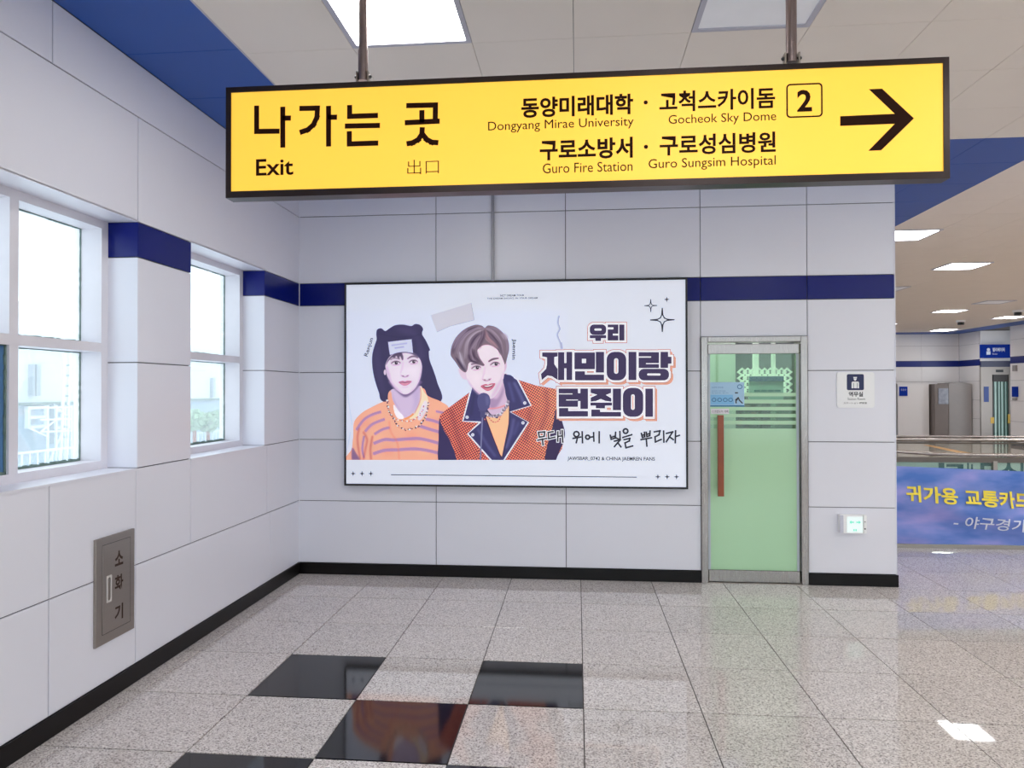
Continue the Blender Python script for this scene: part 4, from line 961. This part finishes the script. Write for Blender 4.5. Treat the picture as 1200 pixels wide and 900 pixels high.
MB().box(4.657, 4.683, -.058, -.054, .451, .597).build('side_cover', pm('cover_grey', (204, 206, 222), .4), el)
scn = MB().box(4.712, 4.838, -.0575, -.0552, .456, .585).build('screen', emissive('lit_screen', (236, 252, 250), .9, (100, 104, 104)), el)
ga = emissive('screen_green', (110, 232, 205), .85, (60, 120, 100)); am = MB()
for cx_, s_ in ((4.748, -1), (4.803, 1)):
    am.prism([(cx_-s_*.018, .546), (cx_+s_*.002, .546), (cx_+s_*.002, .556), (cx_+s_*.018, .541), (cx_+s_*.002, .526), (cx_+s_*.002, .536), (cx_-s_*.018, .536)], -.0583, -.0577)
am.box(4.762, 4.772, -.0583, -.0577, .468, .484).box(4.778, 4.788, -.0583, -.0577, .468, .484).build('green_arrow', ga, scn)
MB().box(4.842, 4.8435, -.0575, -.0545, .45, .598).build('edge_line', M_BLACK, el)
MB().tube([(4.855, -.058, .545), (4.855, -.054, .545)], .004, 8).tube([(4.855, -.058, .487), (4.855, -.054, .487)], .006, 8).tube([(4.765, -.03, .446), (4.765, -.03, .449)], .007, 8).build('button', M_BLACK, el)

# ------------------------------------------------------------------ fire extinguisher cabinet in the left wall
ec = thing('extinguisher_cabinet', (.005, -2.552, .31), 'brushed steel fire extinguisher hatch low on the left wall', 'cabinet')
MB().slab(0, .014, -2.712, -2.392, .31, .868, '+x', .002).build('cabinet_frame', M_STEELD, ec)
dr = MB().slab(.008, .0155, -2.662, -2.432, .362, .828, '+x', .0015).build('hatch', M_STEELD, ec)
gm = MB(); frame_mb(gm, [(-2.664, .360), (-2.430, .360), (-2.430, .830), (-2.664, .830)], [(-2.662, .362), (-2.432, .362), (-2.432, .828), (-2.662, .828)], .0142, .0146, 'yz'); gm.build('gap', M_BLACK, ec)
M_BRASS = pm('dark_brass', (66, 46, 34), .5, metal=.3)
for s_, z0_, z1_ in (('소', .695, .775), ('화', .56, .645), ('기', .40, .485)):
    lettering(s_, -2.565, -2.495, z0_, z1_, M_BRASS, dr, x=.0163, bold=.03)
hd = MB(); frame_mb(hd, rrect(-2.632, -2.592, .52, .662, .004), rrect(-2.624, -2.600, .53, .652, .011), .0155, .0185, 'yz'); hd.build('pull', pm('pull_white', (214, 210, 208), .4), dr)
MB().prism(rrect(-2.624, -2.600, .53, .652, .011), .0156, .0162, 'yz').build('pull_recess', M_STEELD, dr)

# ------------------------------------------------------------------ glass balustrades and banners beyond the corner
YB = 1.557
bal = thing('glass_balustrade', (7.2, YB, 0), 'nearer glass balustrade with steel rail behind the blue banner', 'balustrade')
MB().tube([(5.2, YB, 1.02), (5.81, YB, .995), (6.15, YB, .972), (6.6, YB, .962), (10.4, YB, .955)], .019, 12).build('handrail', M_STEEL, bal, smooth=True)
MB().box(5.2, 10.4, YB-.014, YB+.014, .885, .938).build('top_channel', pm('brown_channel', (104, 96, 90), .35, metal=.5), bal)
MB().box(5.2, 10.4, YB-.03, YB+.03, 0, .035).build('base_channel', M_STEELD, bal)
M_BG = clear_glass('balustrade_glass', (246, 252, 249), .05, (210, 230, 222))
for k in range(4):
    MB().box(5.55+(-.33+1.235*k if k else -.35), 5.55-.33+1.235*(k+1)-.008, YB-.005, YB+.005, .035, .885).build('glass_panel', M_BG, bal)
for k in range(5): MB().box(6.765+1.235*(k-1)-.02, 6.765+1.235*(k-1)+.02, YB-.02, YB+.02, .80, .90).build('clamp', M_STEELD, bal)
Y2 = 3.2
M_BG2 = clear_glass('clear_balustrade_glass', (250, 250, 248), .02, (220, 220, 214))
b2 = thing('glass_balustrade', (8, Y2, 0), 'farther glass balustrade with a thick double steel handrail', 'balustrade')
MB().tube([(5.3, Y2, 1.005), (12, Y2, 1.005)], .022, 12).build('handrail', M_STEEL, b2, smooth=True); MB().tube([(5.3, Y2+.03, 1.045), (12, Y2+.03, 1.045)], .012, 10).build('handrail', M_STEEL, b2, smooth=True)
MB().box(5.3, 12, Y2-.012, Y2+.012, .955, .975).build('top_channel', MATS['brown_channel'], b2)
MB().box(5.3, 12, Y2-.03, Y2+.03, 0, .04).build('base_channel', M_STEELD, b2)
for k in range(5): MB().box(5.35+1.3*k, 5.35+1.3*(k+1)-.01, Y2-.005, Y2+.005, .04, .955).build('glass_panel', M_BG2, b2)
# blue banner: wavy cloth tied to the near side of the glass
def cloth(x, t, z, amp, sgn=-1):
    s = math.sin((x*1.1+z*3.2)*3.1)+.6*math.sin((x*.5+z*2.4)*6.3+1)+.4*math.sin((x*1.9+z*1.1)*7+2)
    return sgn*amp*(1.6+s)*(.25+math.sin(math.pi*min(1, max(0, t))))
def banner(name, x0, x1, zt, zb, y0, mat, amp, nx=90, nz=28, sgn=-1):
    v = []; f = []
    for j in range(nz+1):
        for i in range(nx+1):
            x = x0+(x1-x0)*i/nx; t = j/nz; z = zb(x)+(zt(x)-zb(x))*t
            v.append((x, y0+cloth(x, t, z, amp, sgn), z))
    n = nx+1
    for j in range(nz):
        for i in range(nx): f.append((j*n+i, j*n+i+1, (j+1)*n+i+1, (j+1)*n+i))
    return MB().add(v, f)
M_BAN = bpy.data.materials.new('blue_printed_banner'); M_BAN.use_nodes = True; nt = M_BAN.node_tree; bb = nt.nodes['Principled BSDF']; N = nt.nodes.new; L = nt.links.new
g = N('ShaderNodeNewGeometry'); mpn = N('ShaderNodeMapping'); mpn.inputs['Scale'].default_value = (.9, .1, 2.6); mpn.inputs['Rotation'].default_value = (0, .25, 0); L(g.outputs['Position'], mpn.inputs[0])
nz = N('ShaderNodeTexNoise'); nz.inputs['Scale'].default_value = 2.2; nz.inputs['Detail'].default_value = 3; L(mpn.outputs[0], nz.inputs['Vector'])
cr = N('ShaderNodeValToRGB'); e = cr.color_ramp.elements; e[0].position = .32; e[0].color = (*lin((70, 116, 198)), 1); e[1].position = .7; e[1].color = (*lin((166, 162, 228)), 1); k_ = e.new(.5); k_.color = (*lin((118, 142, 216)), 1)
L(nz.outputs['Fac'], cr.inputs[0]); L(cr.outputs[0], bb.inputs['Base Color']); bb.inputs['Roughness'].default_value = .55
def topz(x): return .845-.036*(x-5.8)
ban = banner('banner', 5.3, 8.4, topz, lambda x: .045, YB-.03, M_BAN, .020).build('banner', M_BAN, smooth=True, label='blue cloth banner with yellow and white lettering on the glass balustrade', category='banner')
BY = YB-.085
def bk(x, y): p = ay(1050+x/8, 550+y/8, BY); return p[0], p[2]
M_YT = pm('yellow_print', (246, 226, 72), .5); M_WT = pm('white_print', (232, 236, 250), .5)
def btext(s, x0_, x1_, yt, yb4, tilt, mat, bold):
    a = bk(x0_, yb4); c = bk(x1_, yt); v, f = text_mesh(s, bold); lo, hi = v.min(0), v.max(0); u = (v-lo)/(hi-lo)
    X = a[0]+u[:, 0]*(c[0]-a[0]); Z = a[1]+u[:, 1]*(c[1]-a[1])-(X-a[0])*tilt
    MB().add([(x, YB-.050+cloth(x, (z-.045)/(topz(x)-.045), z, .020), z) for x, z in zip(X, Z)], f).build('lettering', mat, ban)
btext('귀가용', 88, 572, 152, 300, .052, M_YT, .03)
btext('교통카드', 645, 1285, 192, 340, .050, M_YT, .03)
btext('- 야구경기', 550, 1192, 440, 552, .045, M_WT, .012)
# pale green banner on the far side, its letters seen from behind
gb = MB().box(5.3, 8.6, YB+.03, YB+.034, .45, .884).build('banner', pm('pale_green_cloth', (232, 252, 246), .6), label='pale green banner seen from behind above the blue one, reversed letters', category='banner')
M_TEAL = pm('teal_print', (44, 112, 122), .5)
def gk(px, py): p = ay(px, py, YB+.028); return p[0], p[2]
for s_, a_, c_ in (('티', 1100, 1129), ('시', 1133.5, 1143), ('모', 1146.5, 1169.5), ('스', 1172, 1192), ('이', 1196, 1212)):
    a = gk(a_, 561); c = gk(c_, 542.5); lettering(s_, a[0], c[0], a[1], c[1], M_TEAL, gb, y=YB+.0285, bold=.05, mirror=True)
tsp = [az(px, py, 0) for px, py in ((1082, 521.6), (1090, 521.6), (1140, 531.5), (1126, 531.5))]
MB().prism([(p[0], p[1]) for p in tsp], .001, .004, 'xy').build('tactile_strip', pm('tactile_yellow', (226, 172, 106), .6), label='orange tactile strip on the floor of the far concourse', category='strip')

# ------------------------------------------------------------------ far concourse things
yp = YF-.5
def fb(px, py, y=yp): return ay(px, py, y)
a = fb(1052, 450); c = fb(1096, 450)
sp = thing('partition_panel', ((a[0]+c[0])/2, yp, 0), 'white panelled partition at the far wall left of the grey booth', 'partition')
c = (c[0]-.2, 0, 0)
MB().box(a[0], c[0], yp, yp+.3, .08, a[2]).build('panel', M_WALLB, sp); MB().box(a[0]+.02, c[0]-.02, yp+.02, yp+.3, 0, .08).build('foot_shadow', M_BLACK, sp)  # black strip in place of the shadow along the panel's foot
MB().box(a[0]-.12, a[0]-.03, yp+.05, yp+.3, 0, fb(1051, 442)[2]).build('edge_post', M_PRINT, sp)
a = fb(1054, 464, yp-.02); c = fb(1063.5, 453, yp-.02)
bsg = MB().box(a[0], c[0], yp-.02, yp-.001, a[2], c[2]).build('wall_sign', pm('sign_blue', (10, 48, 150), .6, spec=.1), label='small blue square sign on the white partition', category='sign')
lettering('표 사는 곳', a[0]+.05, c[0]-.05, c[2]-.14, c[2]-.07, M_WT, bsg, y=yp-.022)
a = fb(1112, 449, 18.0); c = fb(1142, 449, 18.0); c = (min(c[0], XR-.03), c[1], c[2])
bo = thing('booth', ((a[0]+c[0])/2, 18.2, 0), 'grey metal booth with an arched top at the far wall', 'booth')
Mbo = pm('booth_grey', (150, 144, 142), .45); mb = MB(); zt = a[2]; mb.prism([(a[0], 0), (c[0], 0), (c[0], zt-.03)]+[(a[0]+(c[0]-a[0])*(1-k/8), zt-.03+.06*math.sin(math.pi*k/8)) for k in range(1, 8)]+[(a[0], zt)], 18.0, 18.75); mb.build('body', Mbo, bo)
e2 = fb(1096, 449, 18.0)
sd = MB().box(e2[0], a[0]-.005, 18.02, 18.75, 0, zt-.03).build('side_face', pm('side_taupe', (122, 112, 108), .5), bo)  # side face of the booth, darker and browner than its body
n0 = fb(1100, 473.5, 17.99); n1 = fb(1111.5, 455, 17.99); MB().box(n0[0], n1[0], 17.99, 18.02, n0[2], n1[2]).build('notice', pm('notice_glossy', (150, 154, 166), .2, var=.4, scale=9), bo)
# lift in the recess of the right wall
YE = 17.55
def fe(px, py, y=YE): p = ay(px, py, y); return p[0], p[2]
x0, x1 = XR+.012, fe(1187, 423)[0]+.1
lift = thing('lift', ((x0+x1)/2, YE, 0), 'steel framed glass lift with green striped door in the far recess', 'lift')
xa, xb = fe(1163, 470)[0], fe(1182.5, 470)[0]; zd = fe(1163, 439)[1]; zt = fe(1160, 430)[1]
mb = MB().box(x0, xa, YE, YE+.2, 0, zt).box(xb, x1, YE, YE+.2, 0, zt).box(xa, xb, YE, YE+.2, zd, zt); mb.build('front_frame', pm('lift_steel', (150, 142, 136), .35, metal=.4), lift)
MB().box(x0, x1, YE-.01, YE+.2, zt, zt+.19).build('navy_band', pm('dark_navy', (22, 24, 74), .3), lift)
MB().box(x0, x1, YE, YE+.2, zt+.19, 3.5).build('upper_panel', M_WALLB, lift)
M_LG = pm('lift_glass', (206, 240, 230), .15, var=.05); dl = MB().box(xa, xb, YE+.06, YE+.08, .0, zd).build('door', M_LG, lift)
M_SG = pm('stripe_green', (34, 84, 72), .3)
for k in range(5): xx = xa+(xb-xa)*(.12+.2*k); MB().box(xx, xx+.03+.015*(k % 2), YE+.04, YE+.06, 0, zd-.2).build('green_stripe', M_SG, dl)
MB().box(xa, xb, YE+.03, YE+.06, zd-.22, zd).box(xa, xa+.05, YE+.03, YE+.06, 0, zd).build('dark_header', pm('dark_header', (50, 42, 40), .4), dl)
z0_, z1_ = fe(1162, 496)[1], fe(1162, 489)[1]
mb = MB().box(fe(1160.8, 490)[0], fe(1164.8, 490)[0], YE-.012, YE-.001, z0_, z1_).box(fe(1181, 490)[0], fe(1183.5, 490)[0], YE-.012, YE-.001, z0_, z1_+.1); mb.build('yellow_sticker', pm('sticker_yellow', (236, 196, 92), .5), lift)
p0, p1 = fe(1167, 436.2), fe(1175.5, 433.2); MB().box(p0[0], p1[0], YE-.012, YE-.001, p0[1], p1[1]).build('display', M_BLACK, lift)
p0, p1 = fe(1153, 471), fe(1158.5, 453); MB().box(p0[0], p1[0], YE-.012, YE-.001, p0[1], p1[1]).build('call_plate', pm('plate_blue', (44, 74, 150), .4), lift)
YL = 17.3
p0, p1 = ay(1150.3, 419.5, YL), ay(1184, 403.5, YL)
ls = MB().box(p0[0], p1[0], YL, YL+.1, p0[2], p1[2]).build('lift_sign', pm('sign_blue_deep', (4, 44, 140), .6, emit=.1, spec=.1), label='blue lift sign with white pictogram and lettering above the lift', category='sign')
W4 = p1[0]-p0[0]; H4 = p1[2]-p0[2]
lettering('엘리베이터', p0[0]+W4*.38, p0[0]+W4*.80, p0[2]+H4*.46, p0[2]+H4*.76, M_WT, ls, y=YL-.002, bold=.03)
lettering('Elevator', p0[0]+W4*.38, p0[0]+W4*.56, p0[2]+H4*.24, p0[2]+H4*.36, M_WT, ls, y=YL-.002)
cx_ = p0[0]+W4*.24; MB().box(cx_-.06, cx_+.06, YL-.003, YL-.0005, p0[2]+H4*.24, p0[2]+H4*.5).prism(arc(cx_, p0[2]+H4*.62, .05, 0, 330, 11), YL-.003, YL-.0005).build('pictogram', M_WT, ls)
def fx(px, py): p = ax(px, py, XR-.02); return p[1], p[2]
for nm, q, m_, lb, ct in (('speaker_box', (1187.5, 435, 1191.5, 428), Mbo, 'small grey speaker box under the navy strip right of the lift', 'speaker'),
                          ('wall_sign', (1187, 465, 1192.5, 453), MATS['sign_blue'], 'upright blue wall sign right of the lift', 'sign'),
                          ('call_panel', (1187.5, 469, 1191.5, 466.5), Mbo, 'small grey call button panel below the blue sign right of the lift', 'panel')):
    a = fx(q[0], q[1]); c = fx(q[2], q[3]); MB().box(XR-.05, XR-.001, min(a[0], c[0]), max(a[0], c[0]), a[1], c[1]).build(nm, m_, label=lb, category=ct)
for px, py, lb in ((1126, 375.5, 'dark dome camera on the ceiling before the far corner'), (1193, 363.5, 'dark dome camera on the ceiling near the right edge of the view')):
    p = az(px, py, CEIL); d_ = thing('dome_camera', (p[0], p[1], CEIL-.12), lb, 'camera', 'dome cameras on the far ceiling')
    MB().tube([(p[0], p[1], CEIL-.05), (p[0], p[1], CEIL)], .11, 14).build('mount', M_WHITE, d_)
    MB().tube([(p[0], p[1], CEIL-.12), (p[0], p[1], CEIL-.08), (p[0], p[1], CEIL-.05)], .08, 12).build('dome', M_BLACK, d_, smooth=True)

# ------------------------------------------------------------------ outside the windows
M_F1 = pm('facade_white', (206, 214, 220), .8, world_co=True); M_F2 = pm('facade_blue_grey', (150, 170, 186), .8, world_co=True); M_F3 = pm('facade_trim', (226, 232, 236), .7)
bd = thing('building', (-9, 12, -5), 'pale concrete building across the gap, seen hazily through the windows', 'building')
MB().box(-12, -9, 3, 26, 1.38, 3.0).build('upper_wall', M_F1, bd); MB().box(-12, -9.05, 3, 26, -5, 1.36).build('lower_wall', M_F2, bd)
MB().box(-9.02, -8.96, 3, 26, 1.34, 1.40).build('ledge', M_SEAL, bd)
def fo(px, py, x=-9.): p = ax(px, py, x); return p[1], p[2]
for (l, t, r, b_) in ((33, 479, 51, 499), (65, 482, 78, 500)):
    a = fo(l, b_); c = fo(r, t); w_ = MB(); frame_mb(w_, [(a[0]-.06, a[1]-.06), (c[0]+.06, a[1]-.06), (c[0]+.06, c[1]+.06), (a[0]-.06, c[1]+.06)], [(a[0], a[1]), (c[0], a[1]), (c[0], c[1]), (a[0], c[1])], -9.04, -8.95, 'yz')
    wf_ = w_.build('window', M_F3, bd); MB().box(-9.03, -9.0, a[0], c[0], a[1], c[1]).build('pane', M_F2, wf_); MB().box(-9.0, -8.95, a[0], c[0], (a[1]+c[1])/2-.03, (a[1]+c[1])/2+.03).build('bar', M_F3, wf_)
for (l, t, r, b_) in ((33, 427, 36, 464), (38, 427, 43, 464), (246, 443, 249, 466), (58, 473, 60, 520)):
    a = fo(l, b_); c = fo(r, t); MB().box(-9.0, -8.9, a[0], c[0], a[1], c[1]).build('down_pipe', pm('pipe_grey', (150, 160, 170), .6), bd)
ld = thing('ladder', (-8.4, 9.5, .05), 'tall steel access ladder and scaffold against the building outside', 'ladder')
def fl(px, py): p = ax(px, py, -8.5); return (-8.5, p[1], p[2] if py < 518 else .09)
MB().tube([fl(71, 520), fl(76, 414)], .03, 6).tube([fl(78, 520), fl(82, 414)], .03, 6).build('rail', M_F3, ld)
for k in range(8): t = k/8; MB().tube([fl(71.4+4.2*t, 512-96*t), fl(78.4+3.2*t, 512-96*t)], .02, 6).build('rung', M_SEAL, ld)
scf = MB()
for px in (56, 66, 76, 84): scf.tube([fl(px, 475), fl(px, 522)], .025, 5)
for py in (478, 492, 506, 520): scf.tube([fl(48, py), fl(84, py-1)], .02, 5)
for a_, b_ in (((48, 506), (66, 492)), ((66, 478), (84, 492)), ((56, 520), (76, 500)), ((35, 502), (56, 512))): scf.tube([fl(*a_), fl(*b_)], .018, 5)
scf.build('scaffold_pole', M_F3, ld)
def railing(x, y0_, y1_, z0_, z1_, lb, step=.35):
    t_ = thing('railing', (x, (y0_+y1_)/2, z0_), lb, 'railing')
    MB().box(x-.02, x+.02, y0_, y1_, z1_-.04, z1_).box(x-.02, x+.02, y0_, y1_, z0_, z0_+.04).build('rail', M_F3, t_)
    mb = MB(); y_ = y0_
    while y_ < y1_: mb.box(x-.012, x+.012, y_, y_+.025, z0_+.04, z1_-.04); y_ += step
    mb.build('baluster', M_F3, t_)
railing(-9.3, 3, 26, 3.0, 3.55, 'thin roof railing along the top of the building outside', .3)
MB().box(-8.8, -4, 1, 26, -.05, .05).build('terrace', M_F1, label='pale terrace slab below the building outside the windows', category='terrace')
p = fo(60, 533, -5.5)
railing(-8.2, 4, 22, .05, .46, 'pale steel railing on the terrace below the windows', .2)
def bush(cx, cy, cz, r, seed):
    rg = random.Random(seed); mb = MB()
    for k in range(420):
        th, ph = rg.uniform(0, 6.28), math.acos(rg.uniform(-1, 1)); rr_2 = r*rg.uniform(.55, 1.05)
        c = Vector((cx+rr_2*math.sin(ph)*math.cos(th)*.8, cy+rr_2*math.sin(ph)*math.sin(th)*1.2, cz+rr_2*math.cos(ph)))
        u = Vector((rg.gauss(0, 1), rg.gauss(0, 1), rg.gauss(0, 1))).normalized(); w_ = u.orthogonal().normalized(); s_ = rg.uniform(.07, .13)
        mb.add([c-u*s_, c+w_*s_*.5, c+u*s_, c-w_*s_*.5], [(0, 1, 2, 3)])
    return mb
M_LEAF = pm('pale_leaf', (142, 176, 140), .7, var=.3)
for k, (px, py, r) in enumerate(((228, 492, .26), (244, 495, .26), (260, 490, .26))):
    p = ax(px, py, -7.6); tr = thing('tree', (-7.6, p[1], .05), ('left', 'middle', 'right')[k]+'most pale green shrub outside the narrow window', 'shrub')
    bush(-7.6, p[1], p[2], r, k).build('foliage', M_LEAF, tr, kind='stuff'); MB().tube([(-7.6, p[1], .052), (-7.6, p[1], p[2])], .05, 8).build('trunk', M_WOOD, tr)
